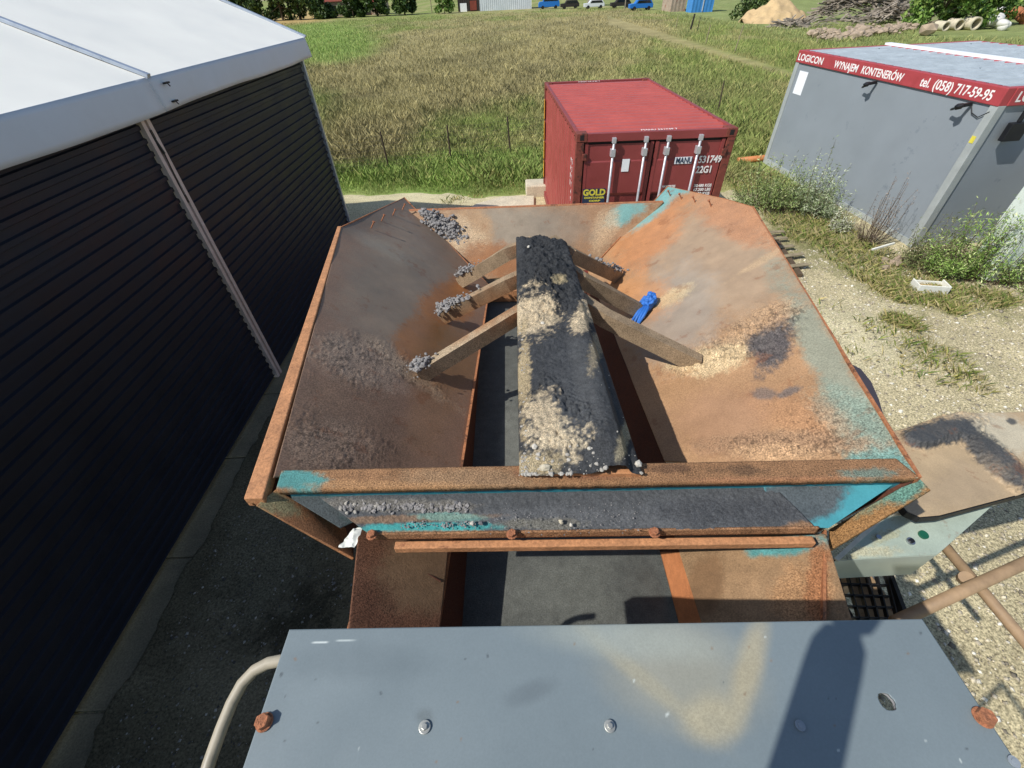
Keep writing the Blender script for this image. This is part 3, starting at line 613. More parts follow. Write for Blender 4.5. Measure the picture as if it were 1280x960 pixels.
# gussets: folded end wings below the rim corners
g1 = painter('B5713F', [('8C8C68', .8, (345, 628, 30, 12, 25, .5, .5), .6), ('9A6A48', .6, (390, 665, 40, 12, 30, .6, .5), .6)], vary=.15, gsc=8, al=.6)
z0, z1 = ZR-.02, ZS-.16
sheet('end_wing', [atz(320, 632, z0), atz(443, 698, z1)], [atz(345, 612, z0), atz(432, 660, z1)], 80, 40, g1, 'rust_rough', hop, None, .012)
g2 = painter('A0703F', [('4E8F86', .85, (1130, 610, 36, 16, -20, .6, .5), .9), ('6C8C78', .6, (1090, 625, 30, 10, -30, .7, .6), 1.0)], vary=.15, gsc=8, al=.9)
sheet('end_wing', [atz(1036, 687, z1), atz(1163, 612, z0)], [atz(1036, 662, z1), atz(1148, 597, z0)], 100, 50, g2, 'rust_rough', hop, None, .012)['label'] = 'speckled teal and rust right end wing'
# front bay sheets between ledge and engine cover
q1 = painter('7A4E38', [('86664A', .85, (520, 720, 50, 50, 10, .3, .5), .1), ('5E3A2A', .5, (470, 760, 30, 30, 0, .5, .5), .9)], vary=.15, gsc=8, al=.8)
lo0, lo1 = atz(440, 690, -1.60), atz(458, 792, -1.60); li0, li1 = atz(561, 684, -1.80), atz(549, 792, -1.80)
sheet('front_bay_plate', [lo1+A3(0, -.4, 0), li1+A3(0, -.4, 0)], [lo0+A3(0, .12, 0), li0+A3(0, .3, -.0)], 80, 100, q1, 'rust_rough', hop, None, .01)['label'] = 'brown left plate of the front bay'
mb = MB(); mb.bar(atz(525, 712, -1.742), atz(516, 790, -1.742), .005, .008); mb.bar(atz(525, 712, -1.742), atz(551, 727, -1.785), .004, .006); mb.build('weld_seam', 'dark_rust', hop)
mb = MB(); mb.bar(atz(452, 740, -1.72), atz(436, 805, -1.72), .04, .006); mb.build('brace', 'rust_edge', hop)
q2 = painter('93704F', [('A37C58', .8, (960, 720, 60, 50, 0, .4, .6), .25), ('3E9AA0', .9, (985, 682, 52, 12, -8, .4, .4), .4), ('B58052', .7, (1000, 745, 35, 30, 0, .5, .6), .9), ('7A5638', .7, (880, 735, 22, 40, 15, .3, .4), .15), ('A8683C', .8, (1022, 720, 14, 60, 3, .5, .5), 1.0)], vary=.1, gsc=8, al=.4)
ro0, ro1 = atz(1032, 668, -1.58), atz(1030, 790, -1.58)
sheet('front_bay_plate', [n2+A3(0, -.4, 0), ro1+A3(0, -.4, 0)], [rlip0+A3(-.005, .2, 0), ro0], 140, 100, q2, 'rust_rough', hop, None, .01)['label'] = 'scratched tan right plate of the front bay'
mb = MB(); mb.bar(atz(887, 692, -1.79), atz(925, 790, -1.79), .005, .008); mb.build('scratch', 'box_edge', hop)
mb = MB(); mb.bar(atz(1030, 664, -1.6), atz(1029, 795, -1.6), .010, .02); mb.build('plate_edge', 'rust_edge', hop)
# bolts of the ledge
for p in ((465, 665), (640, 664), (818, 662)):
    c = atz(p[0], p[1]+4, ZS+.01); mb = MB(); mb.tube([c, c+A3(0, 0, .018)], .016, 6); mb.tube([c-A3(0, 0, .004), c+A3(0, 0, .004)], .021, 14); mb.build('ledge_bolt', 'bolt_rust', hop, bevel=.003)
mb = MB(); mb.prism([atz(1040, 470, -1.62), atz(1060, 453, -1.62), atz(1076, 461, -1.62), atz(1089, 477, -1.62), atz(1099, 500, -1.62), atz(1107, 528, -1.62), atz(1080, 520, -1.62)], (0, 0, -.012)); mb.build('shadow_sheet', 'shadow_grey', hop)  # dark sheet added in place of a shadow patch outside the right panel
# outer skirts below the rims, and the frame legs down to the ground
a, b = lA+A3(-.06, -.1, 0), lB+A3(-.03, 0, 0); mb = MB(); mb.hexa([a+A3(.25, 0, -.5), a+A3(.26, 0, -.5), b+A3(.26, 0, -.5), b+A3(.25, 0, -.5)], [a+A3(0, 0, -.03), a+A3(.01, 0, -.03), b+A3(.01, 0, -.03), b+A3(0, 0, -.03)]); mb.build('skirt', 'dark_rust', hop)
a, b = rA, rB; mb = MB(); mb.hexa([a+A3(-.26, 0, -.5), a+A3(-.25, 0, -.5), b+A3(-.25, 0, -.5), b+A3(-.26, 0, -.5)], [a+A3(-.01, 0, -.03), a+A3(0, 0, -.03), b+A3(0, 0, -.03), b+A3(-.01, 0, -.03)]); mb.build('skirt', 'dark_rust', hop)
mb = MB()
for x, y in ((-.45, .9), (1.0, .9), (-.55, 4.0), (1.2, 4.0)): mb.box((x-.06, y-.06, -4.27), (x+.06, y+.06, -2.6)); mb.box((x-.16, y-.16, -4.3), (x+.16, y+.16, -4.25))
mb.box((-.5, .2, -2.72), (-.4, 4.3, -2.6)); mb.box((.95, .2, -2.72), (1.05, 4.3, -2.6)); mb.box((-.4, .8, -2.7), (.95, .9, -2.61)); mb.box((-.6, 3.95, -2.7), (1.25, 4.05, -2.61)); mb.build('support_frame', 'dark_rust', hop)
# central ridge beam and its six arms
ZF, ZN = -1.5, -1.382
cl0, cr0, cl1, cr1 = atz(649, 592, ZN), atz(803, 592, ZN), atz(645, 298, ZF), atz(708, 303, ZF)
mb = MB(); mb.hexa([cl0+A3(.0, 0, -.10), cr0+A3(-.0, 0, -.10), cr1+A3(-.0, 0, -.10), cl1+A3(.0, 0, -.10)], [cl0, cr0, cr1, cl1])
mb.build('ridge_beam', 'orange_rust', hop, bevel=.004)
armp = painter('A08468', [('BEA284', .7, (590, 440, 60, 30, -30, .5, .6), .9), ('A0622E', .7, (600, 390, 50, 20, -30, .4, .5), .3)], vary=.2, gsc=12, al=.7)
def arm(p0, p1, p2, pl, wd=.062, ht=.105):
    z = ZF+(ZN-ZF)*np.clip((p0[1]-300)/290, 0, 1)-.03
    a = atz(*p0, z); c = atp(*p2, pl)+pl[0]*.03
    # knee on the straight line in plan, nearly level with the beam
    b = atz(*p1, z-.02)
    path = [a+(a-b)/np.linalg.norm(a-b)*.12, b, c]
    mb = MB(); up = A3(0, 0, 1); rings = []
    for i, p in enumerate(path):
        d = path[min(i+1, 2)]-path[max(i-1, 0)]; d /= np.linalg.norm(d); u = np.cross(d, up); u /= np.linalg.norm(u); v = np.cross(u, d)
        rings.append([p-u*wd/2-v*ht, p+u*wd/2-v*ht, p+u*wd/2, p-u*wd/2])
    vs = [q for r in rings for q in r]
    fs = [(3, 2, 1, 0), (8, 9, 10, 11)]+[(i*4+k, i*4+(k+1) % 4, (i+1)*4+(k+1) % 4, (i+1)*4+k) for i in range(2) for k in range(4)]
    mb.add(vs, fs)
    me = bpy.data.meshes.new('arm'); me.from_pydata(mb.v, [], mb.f)
    import bmesh
    bm = bmesh.new(); bm.from_mesh(me); bmesh.ops.recalc_face_normals(bm, faces=bm.faces)
    bmesh.ops.subdivide_edges(bm, edges=[e for e in bm.edges if e.calc_length() > .15], cuts=14, use_grid_fill=True); bm.to_mesh(me); bm.free()
    setcol(me, armp); return link('arm', me, MATS['rust_rough'], hop), path
arms = [arm((648, 303), (630, 310), (570, 350), PL), arm((648, 340), (630, 348), (545, 394), PL), arm((648, 384), (628, 396), (516, 467), PL),
        arm((705, 303), (718, 311), (778, 344), PR), arm((715, 332), (732, 343), (808, 386), PR, ), arm((738, 376), (760, 390), (880, 452), PR, .07)]
# rubble caught where the arms meet the panels
mb = MB()
for k, (ar, path) in enumerate(arms):
    if k > 3: continue
    for i in range((170, 240, 150, 80)[k]):
        t = abs(random.gauss(0, (.22, .22, .08, .25)[k])); p = path[2]*(1-t)+path[1]*t if t < 1 else path[2]
        p = p+A3(random.gauss(0, .022), random.gauss(0, .03), .008+random.random()*.035*(1-min(t, 1)))
        mb.rock(p, .004+.017*random.random()**1.8, i+k*999)
tag(mb.build('stone_spill', 'stone_mid', None), kind='stuff')
mb = MB()
PB = plane(bL, bR, br2)
for i in range(1500):
    t = random.random()**.8; wd_ = 4+8*math.sin(math.pi*min(t*1.05, 1)); p = atp(529+66*t+random.gauss(0, wd_*.6), 264+52*t+random.gauss(0, wd_*.4), PB); q_ = PB[0] if PB[0][1] < 0 else -PB[0]
    mb.rock(p+q_*(.01+random.random()*.06*math.sin(math.pi*min(t+.1, 1))), (.006+.024*random.random()**1.8), i)
for i in range(260):
    p = atp(random.gauss(585, 12), random.gauss(334, 7), PB); mb.rock(p+q_*.03, random.uniform(.01, .024), i+77)
tag(mb.build('corner_gravel', 'stone_mid', None), kind='stuff')

# material heaped along the ridge beam
nu, nv = 130, 460; uu, vv = np.meshgrid(np.linspace(0, 1, nu), np.linspace(0, 1, nv)); uu = uu.ravel(); vv = vv.ravel()
P = (cl0*(1-uu[:, None])+cr0*uu[:, None])*(1-vv[:, None])+(cl1*(1-uu[:, None])+cr1*uu[:, None])*vv[:, None]
P += A3(0, 0, .002); nr = 1-sst(vv, 0, .05); P[:, 1] -= .03*nr*vn(P, 12, 3); e = np.clip(np.minimum(uu, 1-uu)/.5, 0, 1); en = (.05+.95*sst(vv, 0, .045))*(1-sst(vv, .96, 1))
prof = np.sqrt(np.clip(e*(2-e), 0, 1))
rgh = sst(vv, .36, .6)
side = .6+.4*sst(uu, .3, .75)*(1-rgh)
h = prof*(.05+.02*en*side)*(.35+.65*en)+prof**.5*((.07*rgh+.016)*(fbm(P, 16, 3, 4)-.45)+.007*(vn(P, 70, 5)-.5)+.026*rgh*(vn(P, 38, 8)-.5)+.05*sst(uu, .55, .8)*(1-rgh)*(1-sst(uu, .84, .92)))
px_h = toplan(P)
sm = sum(blobmask(P, px_h, b, 40+i) for i, b in enumerate([(668, 390, 28, 28, 0, .7, .5), (733, 392, 14, 22, 30, .7, .5), (697, 548, 42, 26, 12, .7, .4), (680, 520, 22, 26, 0, .7, .4)]))
h = h+np.clip(sm, 0, 1)*(.008+.03*fbm(P, 26, 51, 3)*vn(P, 60, 5))*(prof**.5)*en
P[:, 2] += np.maximum(h, .001)
Hp = painter('46464B', [
    ('3A3A3E', .6, (680, 340, 40, 60, 0, .5, .6), 1.0), ('55555A', .7, (720, 500, 40, 70, 10, .4, .6), .35), ('DABE9C', .98, (668, 390, 28, 28, 0, .7, .35), .9), ('DABE9C', .95, (733, 392, 14, 22, 30, .7, .4), 1.0), ('C8AC84', .9, (655, 470, 9, 60, 0, .7, .4), 1.0),
    ('E0C6A6', .98, (697, 548, 42, 26, 12, .7, .3), .8), ('DEC2A0', .95, (680, 520, 22, 26, 0, .7, .35), .9), ('CDB38C', .9, (675, 580, 34, 14, 0, .7, .4), 1.0), ('C0A880', .8, (700, 350, 10, 5, 0, .8, .4), 1.0), ('B8A284', .7, (745, 440, 8, 30, 15, .8, .5), 1.0), ('BBA888', .7, (780, 550, 6, 26, 15, .8, .5), 1.0)], vary=.2, gsc=20, al=.6)
HPX = toplan(P); HP = P.copy()
def onheap(x, y, k=3): i = int(np.argmin((HPX[:, 0]-x)**2+(HPX[:, 1]-y)**2)); return HP[i]
i = (np.arange(nv-1)[:, None]*nu+np.arange(nu-1)[None]).ravel(); F = np.stack([i, i+1, i+nu+1, i+nu], 1)
me = npmesh('millings_heap', P, F, Hp(P, toplan(P)))
o = link('millings_heap', me, MATS['heap'], None, True); s = o.modifiers.new('thickness', 'SOLIDIFY'); s.thickness = .001
tag(o, kind='stuff')
mb = MB()
# individual stones lying on the heap, the ledge and the beam
for k, (x, y, r, z, mt, lab) in enumerate([
    (661, 309, .030, -1.40, 'stone_white', 'white flat stone at the far end of the dark heap on the ridge beam'),
    (678, 405, .020, -1.33, 'stone_white', 'small pale chip on the sandy patch halfway along the ridge beam'),
    (668, 560, .026, -1.29, 'stone_white', 'pale stone on the left edge of the sand near the cross beam'),
    (681, 586, .036, -1.31, 'concrete', 'rounded tan lump at the near left end of the ridge beam'),
    (690, 597, .020, -1.33, 'stone', 'grey pebble at the foot of the tan lump on the cross beam'),
    (797, 580, .026, -1.30, 'stone_white', 'pale slab stone at the near right corner of the ridge beam'),
    (801, 592, .014, -1.36, 'stone', 'small stone tucked beside the pale slab stone on the cross beam'),
    (736, 562, .016, -1.28, 'stone_white', 'white chip on the dark fines at the near end of the heap'),
    (742, 566, .013, -1.28, 'stone', 'grey chip beside the white chip near the end of the heap'),
    (701, 652, .022, -1.45, 'concrete', 'yellowish stone in the middle of the front ledge'),
    (714, 656, .016, -1.45, 'stone_white', 'smaller pale stone right of the yellowish stone on the front ledge'),
    (426, 635, .024, -1.45, 'stone', 'long grey stone at the left end of the front ledge'),
    (433, 629, .018, -1.45, 'stone', 'topmost grey stone of the cluster on the left end of the ledge'),
    (443, 630, .015, -1.45, 'stone', 'grey stone right of the topmost one in the ledge cluster'),
    (434, 641, .020, -1.45, 'stone', 'lowest pale grey stone in the cluster at the ledge end'),
    (444, 640, .018, -1.45, 'stone', 'dark-sided grey stone at the right of the ledge cluster'),
    (471, 632, .018, -1.45, 'stone', 'lone grey stone a little right of the ledge cluster'),
    (571, 628, .017, -1.45, 'stone_dark', 'dark stone at the back of the ledge above the teal strip'),
    (601, 654, .021, -1.45, 'stone_dark', 'round dark stone at the right end of the teal strip on the ledge'),
    (590, 654, .013, -1.45, 'stone_white', 'pale round pebble touching the dark stone at the end of the teal strip')]):
    st = MB().rock((onheap(x, y)+A3(0, 0, r*.2)) if z > -1.42 else atz(x, y, ZS+.025), r*.62, 300+k).build('stone', mt, None); tag(st, lab, 'stone', 'loose stones on the hopper')
mb = MB()
for i in range(300):
    x = random.uniform(425, 585); y = random.gauss(632, 3.5)+(x-425)*.01; mb.rock(atz(x, y, ZS+.022), .0025+.009*random.random()**2.5, i)
for i in range(90): mb.rock(atz(random.uniform(500, 600), random.gauss(656, 2.5), ZS+.02), random.uniform(.002, .005), i+900)
for i in range(170): mb.rock(atz(random.uniform(600, 800), random.gauss(648, 12), ZS+.02), random.uniform(.001, .0035), i+1900)
tag(mb.build('ledge_gravel', 'stone_mid', None), kind='stuff')
mb = MB()
for i in range(110):
    u_ = random.random(); x = 652+random.random()**1.8*110; y = random.gauss(580, 12); mb.rock(onheap(x, min(y, 600)), .002+.010*random.random()**2.5, i)
for i in range(14): y_ = random.uniform(430, 590); mb.rock(onheap(708+(y_-303)*.325-random.random()**2*16, y_), random.uniform(.002, .006), i+500)
for i in range(40): mb.rock(onheap(random.gauss(655, 4), random.uniform(400, 590)), random.uniform(.002, .008), i+700)
tag(mb.build('heap_pebbles', 'stone', None), kind='stuff')
# white lump of foam at the ledge end
c = atz(441, 672, -1.50); n = 18; V = []; F = []
for q in range(n):
    for r_ in range(n):
        u, v = q/(n-1)-.5, r_/(n-1)-.5; V.append((c[0]+u*.045*(1+.5*v)-.02*v, c[1]-v*.085, c[2]-.012+.0*u))
V = np.array(V); V[:, 2] += .05*(fbm(V, 22, 4, 3)-.4)+.012; V[:, :2] += .012*np.column_stack([vn(V, 60, 2)-.5, vn(V, 60, 3)-.5])
for q in range(n-1):
    for r_ in range(n-1): k = q*n+r_; F.append((k, k+1, k+n+1, k+n))
f_ = MB().add(V, F).build('paper_scrap', 'white_plastic', None); tag(f_, 'crumpled white scrap at the left end of the front ledge', 'scrap')
# blue glove caught on the arm's end
gl = empty('work_glove', atp(812, 385, PR)+A3(0, 0, .02), 'crumpled blue rubber glove draped over the end of a right-hand arm', 'glove')
gb = atp(812, 385, PR)+PR[0]*.05; mb = MB()
pal = atp(818, 381, PR)+PR[0]*.06; ed = atp(801, 400, PR)+PR[0]*.04
me = MB(); me.tube([pal+A3(.03, .03, .01), pal, pal*.7+ed*.3, pal*.5+ed*.5], [.03, .052, .046, .032], 14); me.rock(pal+A3(.0, .02, .02), .05, 4)
o = me.build('palm', 'blue_glove', gl, smooth=True)
sb_ = o.modifiers.new('sub', 'SUBSURF'); sb_.levels = 3; sb_.render_levels = 3
tx = bpy.data.textures.new('crumple', 'CLOUDS'); tx.noise_scale = .035; dp = o.modifiers.new('crumple', 'DISPLACE'); dp.texture = tx; dp.strength = .05; dp.mid_level = .5
d_ = ed-pal; side_ = np.cross(d_, PR[0]); side_ /= np.linalg.norm(side_)
for k, (s0, l0, bnd) in enumerate(((-.03, .9, .02), (-.01, 1.1, .0), (.012, 1.05, .012), (.032, .85, .03))):
    a = pal*.55+ed*.45+side_*s0; b = a+d_*l0*.45+side_*s0*.3+A3(0, 0, -.012); c = a+d_*l0*.85+side_*(s0*.2+bnd-.02)+A3(0, 0, -.03)
    MB().tube([a, b, c], [.014, .0125, .009], 8).build('finger', 'blue_glove', gl, smooth=True)
MB().tube([pal+side_*.03, pal+side_*.07+A3(0, 0, .015), pal+side_*.085+d_*.35], [.016, .014, .010], 8).build('thumb', 'blue_glove', gl, smooth=True)

# ================================================================== ENGINE COVER (grey plate below the viewer)
ZC = -.95
cov = empty('engine_cover', (.15, 0, ZC-.06), 'flat blue-grey painted engine cover plate with bolts in the foreground', 'cover')
c0, c1 = atz(362, 787, ZC), atz(1150, 774, ZC)
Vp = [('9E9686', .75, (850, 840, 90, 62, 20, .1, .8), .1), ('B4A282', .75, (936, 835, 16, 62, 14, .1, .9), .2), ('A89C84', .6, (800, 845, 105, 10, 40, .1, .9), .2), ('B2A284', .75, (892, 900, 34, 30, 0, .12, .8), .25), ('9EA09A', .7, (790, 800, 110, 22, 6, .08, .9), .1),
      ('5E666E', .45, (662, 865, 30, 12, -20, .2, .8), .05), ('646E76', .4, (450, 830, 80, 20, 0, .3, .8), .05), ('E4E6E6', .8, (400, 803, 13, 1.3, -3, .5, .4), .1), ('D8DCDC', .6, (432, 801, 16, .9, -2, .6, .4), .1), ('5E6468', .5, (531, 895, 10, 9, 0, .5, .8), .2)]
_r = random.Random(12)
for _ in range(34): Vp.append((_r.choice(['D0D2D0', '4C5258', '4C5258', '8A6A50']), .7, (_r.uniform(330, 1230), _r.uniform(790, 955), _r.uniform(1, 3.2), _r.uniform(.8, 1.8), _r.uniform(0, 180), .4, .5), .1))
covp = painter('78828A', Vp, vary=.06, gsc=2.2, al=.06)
# plate built as two ruled sheets around a drilled hole
hc = atz(1109, 877, ZC); HR = .0125
def ringsheet():
    x0, x1, y0, y1 = c0[0], c1[0]+.004, -.45, .5*(c0[1]+c1[1])
    nx, ny = 560, 280; xs_ = np.linspace(x0, x1, nx); ys_ = np.linspace(y0, y1, ny); X, Y = np.meshgrid(xs_, ys_)
    t = (X-x0)/(x1-x0); top = c0[1]*(1-t)+c1[1]*t; Y = y0+(Y-y0)*(top-y0)/(y1-y0)
    P = np.column_stack([X.ravel(), Y.ravel(), np.full(X.size, ZC)]); dx = P[:, 0]-hc[0]; dy = P[:, 1]-hc[1]; d = np.hypot(dx, dy)
    near = (d < HR*1.7)&(d > 1e-6); nd = HR+np.clip(d-HR*.6, 0, 9)*.636; k = np.where(near, np.where(d < HR*.6, d, nd)/np.maximum(d, 1e-6), 1)
    k = np.where(near & (d >= HR*.6), (HR+(d-HR*.6)*(HR*.7)/(HR*1.1))/np.maximum(d, 1e-6), 1)
    P[:, 0] = hc[0]+dx*k; P[:, 1] = hc[1]+dy*k
    i = (np.arange(ny-1)[:, None]*nx+np.arange(nx-1)[None]).ravel(); F = np.stack([i, i+1, i+nx+1, i+nx], 1)
    inner = (d < HR*.6); keep = ~(inner[F].any(1)); F = F[keep]
    P[:, 2] += .004*(fbm(P, 2.2, 4, 2)-.5)
    return npmesh('top_plate', P, F, covp(P, toplan(P)))
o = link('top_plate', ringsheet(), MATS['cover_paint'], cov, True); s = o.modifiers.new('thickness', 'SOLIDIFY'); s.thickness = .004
mb = MB(); e_ = A3(0, 0, -.05)
mb.bar(c0+A3(.004, -.004, -.028), c1+A3(0, -.004, -.028), .004, .045); mb.bar(A3(c0[0]+.003, -.45, ZC-.028), c0+A3(.003, 0, -.028), .004, .045); mb.bar(A3(c1[0], -.45, ZC-.028), c1+A3(0, 0, -.028), .004, .045)
mb.build('folded_edge', 'office_grey', cov)
mb = MB(); mb.box((-.42, -.45, -4.2), (.74, .22, -1.35)); 
eng = mb.build('engine_housing', 'black_steel', cov, bevel=.02)
MB().tube([hc+A3(0, 0, -.012), hc+A3(0, 0, -.003)], HR*1.25, 20, caps=False).build('hole_collar', 'galv', cov)
for x, y, r, kind in ((331, 903, .0125, 0), (531, 909, .0105, 1), (762, 908, .0095, 1), (1000, 907, .008, 2), (1228, 897, .013, 0), (1267, 952, .008, 2)):
    c = atz(x, y, ZC+.002); mb = MB()
    if kind == 0: mb.tube([c, c+A3(0, 0, .003)], r*1.2, 18); mb.tube([c, c+A3(0, 0, .016)], r, 6); b_ = mb.build('bolt', 'bolt_rust', cov, bevel=.003); b_['label'] = 'rusty hex bolt head'
    elif kind == 1: mb.tube([c, c+A3(0, 0, .003)], r, 20); mb.tube([c, c+A3(0, 0, .008)], r*.55, 6); mb.build('bolt', 'bolt_zinc', cov, bevel=.001)['label'] = 'zinc washer bolt'
    else: mb.tube([c, c+A3(0, 0, .002)], r, 18); mb.tube([c, c+A3(0, 0, .0035)], r*.5, 12); mb.build('bolt', 'office_grey', cov)['label'] = 'grey painted screw'
# small rusty tab behind the cover's left corner
# left hand rail
rl = [atz(350, 826, -1.12), atz(335, 829, -1.12), atz(318, 838, -1.13), atz(303, 854, -1.14), atz(290, 878, -1.15), atz(277, 910, -1.16), atz(262, 952, -1.17), atz(252, 985, -1.18)]
hr = MB().tube([rl[0]+A3(.05, .003, 0)]+rl+[rl[-1]+A3(-.01, -.15, -.1), rl[-1]+A3(-.01, -.2, -2.9)], .013, 14).build('hand_rail', 'rail_paint', None, smooth=True)
tag(hr, 'bent beige tube hand rail with rust spots left of the engine cover', 'rail')

# ================================================================== RIGHT SIDE OF THE MACHINE
ZT = -2.02
tray = empty('side_tray', atz(1200, 580, ZT), 'tan dusty metal tray with a black smear right of the hopper', 'tray')
tn, tf = [atz(1085, 585, ZT), atz(1118, 622, ZT), atz(1134, 640, ZT), atz(1150, 647, ZT), atz(1175, 645, ZT), atz(1277, 618, ZT), atz(1420, 585, ZT)], [atz(1090, 545, ZT), atz(1122, 538, ZT), atz(1193, 517, ZT), atz(1280, 515, ZT), atz(1420, 515, ZT)]
Tp = painter('BC9C78', [('C9BCA6', .7, (1260, 545, 60, 18, 20, .5, .6), .3), ('4A494C', .97, (1180, 538, 48, 17, -12, .4, .25), .4), ('4A494C', .97, (1150, 550, 24, 11, 5, .3, .3), .4), ('4A494C', .97, (1245, 573, 62, 17, 42, .35, .3), .5), ('4A494C', .9, (1265, 527, 7, 4, 20, .4, .4), .3), ('A88E74', .5, (1200, 610, 60, 26, -10, .5, .7), .1), ('A0765A', .5, (1128, 590, 12, 40, -10, .5, .6), .6)], vary=.07, gsc=6, al=.15)
def Tdisp(P, px):
    m = np.clip(sum(blobmask(P, px, b, 60+i) for i, b in enumerate([(1180, 538, 46, 15, -12, .3, .6), (1150, 550, 22, 9, 5, .3, .6), (1245, 573, 60, 15, 42, .3, .6)])), 0, 1)
    return m*(.03+.02*fbm(P, 14, 3, 3)+.006*vn(P, 70, 4))
sheet('tray_plate', tn, tf, 320, 160, Tp, 'rust_plate', tray, Tdisp, .006)
mb = MB()
for a, b in zip(tn[1:], tn[2:]): mb.bar(a+A3(0, 0, -.02), b+A3(0, 0, -.02), .006, .04)
mb.build('tray_edge', 'black_steel', tray)
mb = MB(); mb.box(tuple(atz(1250, 560, ZT)+A3(-.05, -.05, -2.3)), tuple(atz(1250, 560, ZT)+A3(.05, .05, -.01))); mb.build('leg', 'bar_rust', tray)
# control box
ZX = -2.12
cb = empty('control_box', atz(1140, 670, -2.5), 'grey-green metal control box with yellowed edges under the tan tray', 'control box')
b0, b1, b2, b3, b4 = atz(1045, 700, ZX-.04), atz(1172, 693, ZX-.04), atz(1250, 643, ZX), atz(1243, 630, ZX), atz(1105, 645, ZX)
b5 = atz(1043, 692, ZX-.04)
bx = painter('A6B0A4', [('C8B48A', .6, (1070, 690, 40, 8, 0, .6, .5), .8), ('B0A070', .5, (1105, 672, 22, 7, -20, .8, .4), .7), ('9A8A60', .5, (1060, 697, 14, 5, 0, .6, .5), 1.0)], vary=.05, gsc=6, al=.1)
sheet('lid', [b0, b1], [b4, b3], 100, 60, bx, 'rust_plate', cb, None, .006)
mb = MB(); mb.prism([b0, b1, b3, b4], (0, 0, -.22)); v = [tuple(np.array(p)-A3(0, 0, .01)) for p in mb.v]; mb.v = v; mb.build('housing', 'box_paint', cb)
mb = MB(); mb.bar(b0, b4, .02, .012); mb.bar(b4, b3, .016, .01); mb.build('edge_trim', 'box_edge', cb)
bn = plane(b0, b1, b3)[0]
for x, y, r, mt, nm in ((1153, 669, .022, 'green_lens', 'green_button'), (1137, 677, .019, 'chrome', 'key_switch'), (1097, 672, .012, 'chrome', 'lock')):
    c = atp(x, y, plane(b0, b1, b3)); mb = MB(); mb.tube([c, c+bn*.012], r, 18); q = mb.build(nm, mt, cb)
    if nm == 'key_switch': MB().tube([c+bn*.012, c+bn*.02], r*.6, 14).build('key_slot', 'black_plastic', q)
# step grating and bracket below the box
gr = empty('step_grating', atz(1055, 750, -2.6), 'dark steel grating step in shade between hopper and gravel', 'step')
pg = plane(atz(1045, 710, -2.5), atz(1090, 775, -2.5), atz(1035, 800, -2.5)); mb = MB()
for i in range(7): x = 1030+i*12; mb.bar(atz(x, 700, -2.5), atz(x+26, 800, -2.5), .006, .03)
for i in range(8): y = 702+i*14; mb.bar(atz(1030+i*3, y, -2.5), atz(1102+i*3, y+2, -2.5), .006, .03)
mb.build('bearing_bars', 'black_steel', gr)
mb = MB(); mb.bar(atz(1028, 700, -2.5), atz(1040, 800, -2.5), .02, .06); mb.bar(atz(1104, 702, -2.5), atz(1140, 800, -2.5), .02, .06); mb.build('edge_frame', 'black_steel', gr)
mb = MB(); mb.hexa([atz(1052, 703, -2.6), atz(1076, 703, -2.6), atz(1130, 772, -2.6), atz(1085, 800, -2.6)], [atz(1052, 703, -2.56), atz(1076, 703, -2.56), atz(1130, 772, -2.56), atz(1085, 800, -2.56)])
mb.build('bracket', 'bar_rust', gr)
mb = MB(); p_ = atz(1060, 760, -2.55); mb.box((p_[0]-.04, p_[1]-.04, -4.3), (p_[0]+.04, p_[1]+.04, -2.6)); mb.build('leg', 'black_steel', gr)
# crossed steel bars
cbx = empty('drawbar', atz(1208, 722, -2.3), 'two crossed rusty square steel bars above the gravel', 'steel bars')
mb = MB(); a, b = atz(1118, 778, -2.2), atz(1420, 640, -2.2); mb.tube([a, b], .027, 14); mb.build('cross_bar', 'bar_rust', cbx, smooth=True)
mb = MB(); a, b = atz(1172, 672, -2.26), atz(1315, 842, -2.26); mb.tube([a, b], .025, 14); mb.build('long_tube', 'bar_rust', cbx, smooth=True)
mb = MB(); mb.tube([atz(1208, 722, -2.26)-A3(0, 0, .02), atz(1208, 722, -2.23)], .030, 12); mb.build('weld_joint', 'bar_rust', cbx)

# ================================================================== RED SHIPPING CONTAINER
ct = empty('shipping_container', (2.2, 9.9, -4.3), 'dark red steel shipping container with closed doors standing at the edge of the field', 'container')
ang = R_(1.6); cX = A3(math.cos(ang), math.sin(ang), 0); cX = A3(.9998, -.015, 0); cY = A3(-.034, .9994, 0); cZ = A3(0, 0, 1)
cO = A3(1.018, 7.431, -4.28); CW, CL, CH = 2.44, 4.95, 2.58
def corr(nlen, length, height, depth, pitch):
    pts = []; x = 0
    while x < length-pitch: pts += [(x, 0), (x+pitch*.3, 0), (x+pitch*.5, depth), (x+pitch*.8, depth)]; x += pitch
    pts.append((length, 0)); return pts
def corrsheet(o, A, B, N, length, height, depth, pitch, name, mt, parent):
    pts = corr(0, length, height, depth, pitch); vs = []
    for a, d in pts: vs += [o+A*a+N*d, o+A*a+N*d+B*height]
    return MB().add(vs, [(2*i, 2*i+2, 2*i+3, 2*i+1) for i in range(len(pts)-1)]).build(name, mt, parent)
P_ = lambda x, y, z: cO+cX*x+cY*y+cZ*z
corrsheet(P_(.03, .1, .14), cY, cZ, cX, CL-.2, CH-.26, .036, .28, 'side_wall', 'red_paint', ct)['label'] = 'sunlit left side wall'
corrsheet(P_(CW-.03, .1, .14), cY, cZ, -cX, CL-.2, CH-.26, .036, .28, 'side_wall', 'red_paint', ct)
corrsheet(P_(.1, CL-.03, .14), cX, cZ, -cY, CW-.2, CH-.26, .036, .28, 'end_wall', 'red_paint', ct)
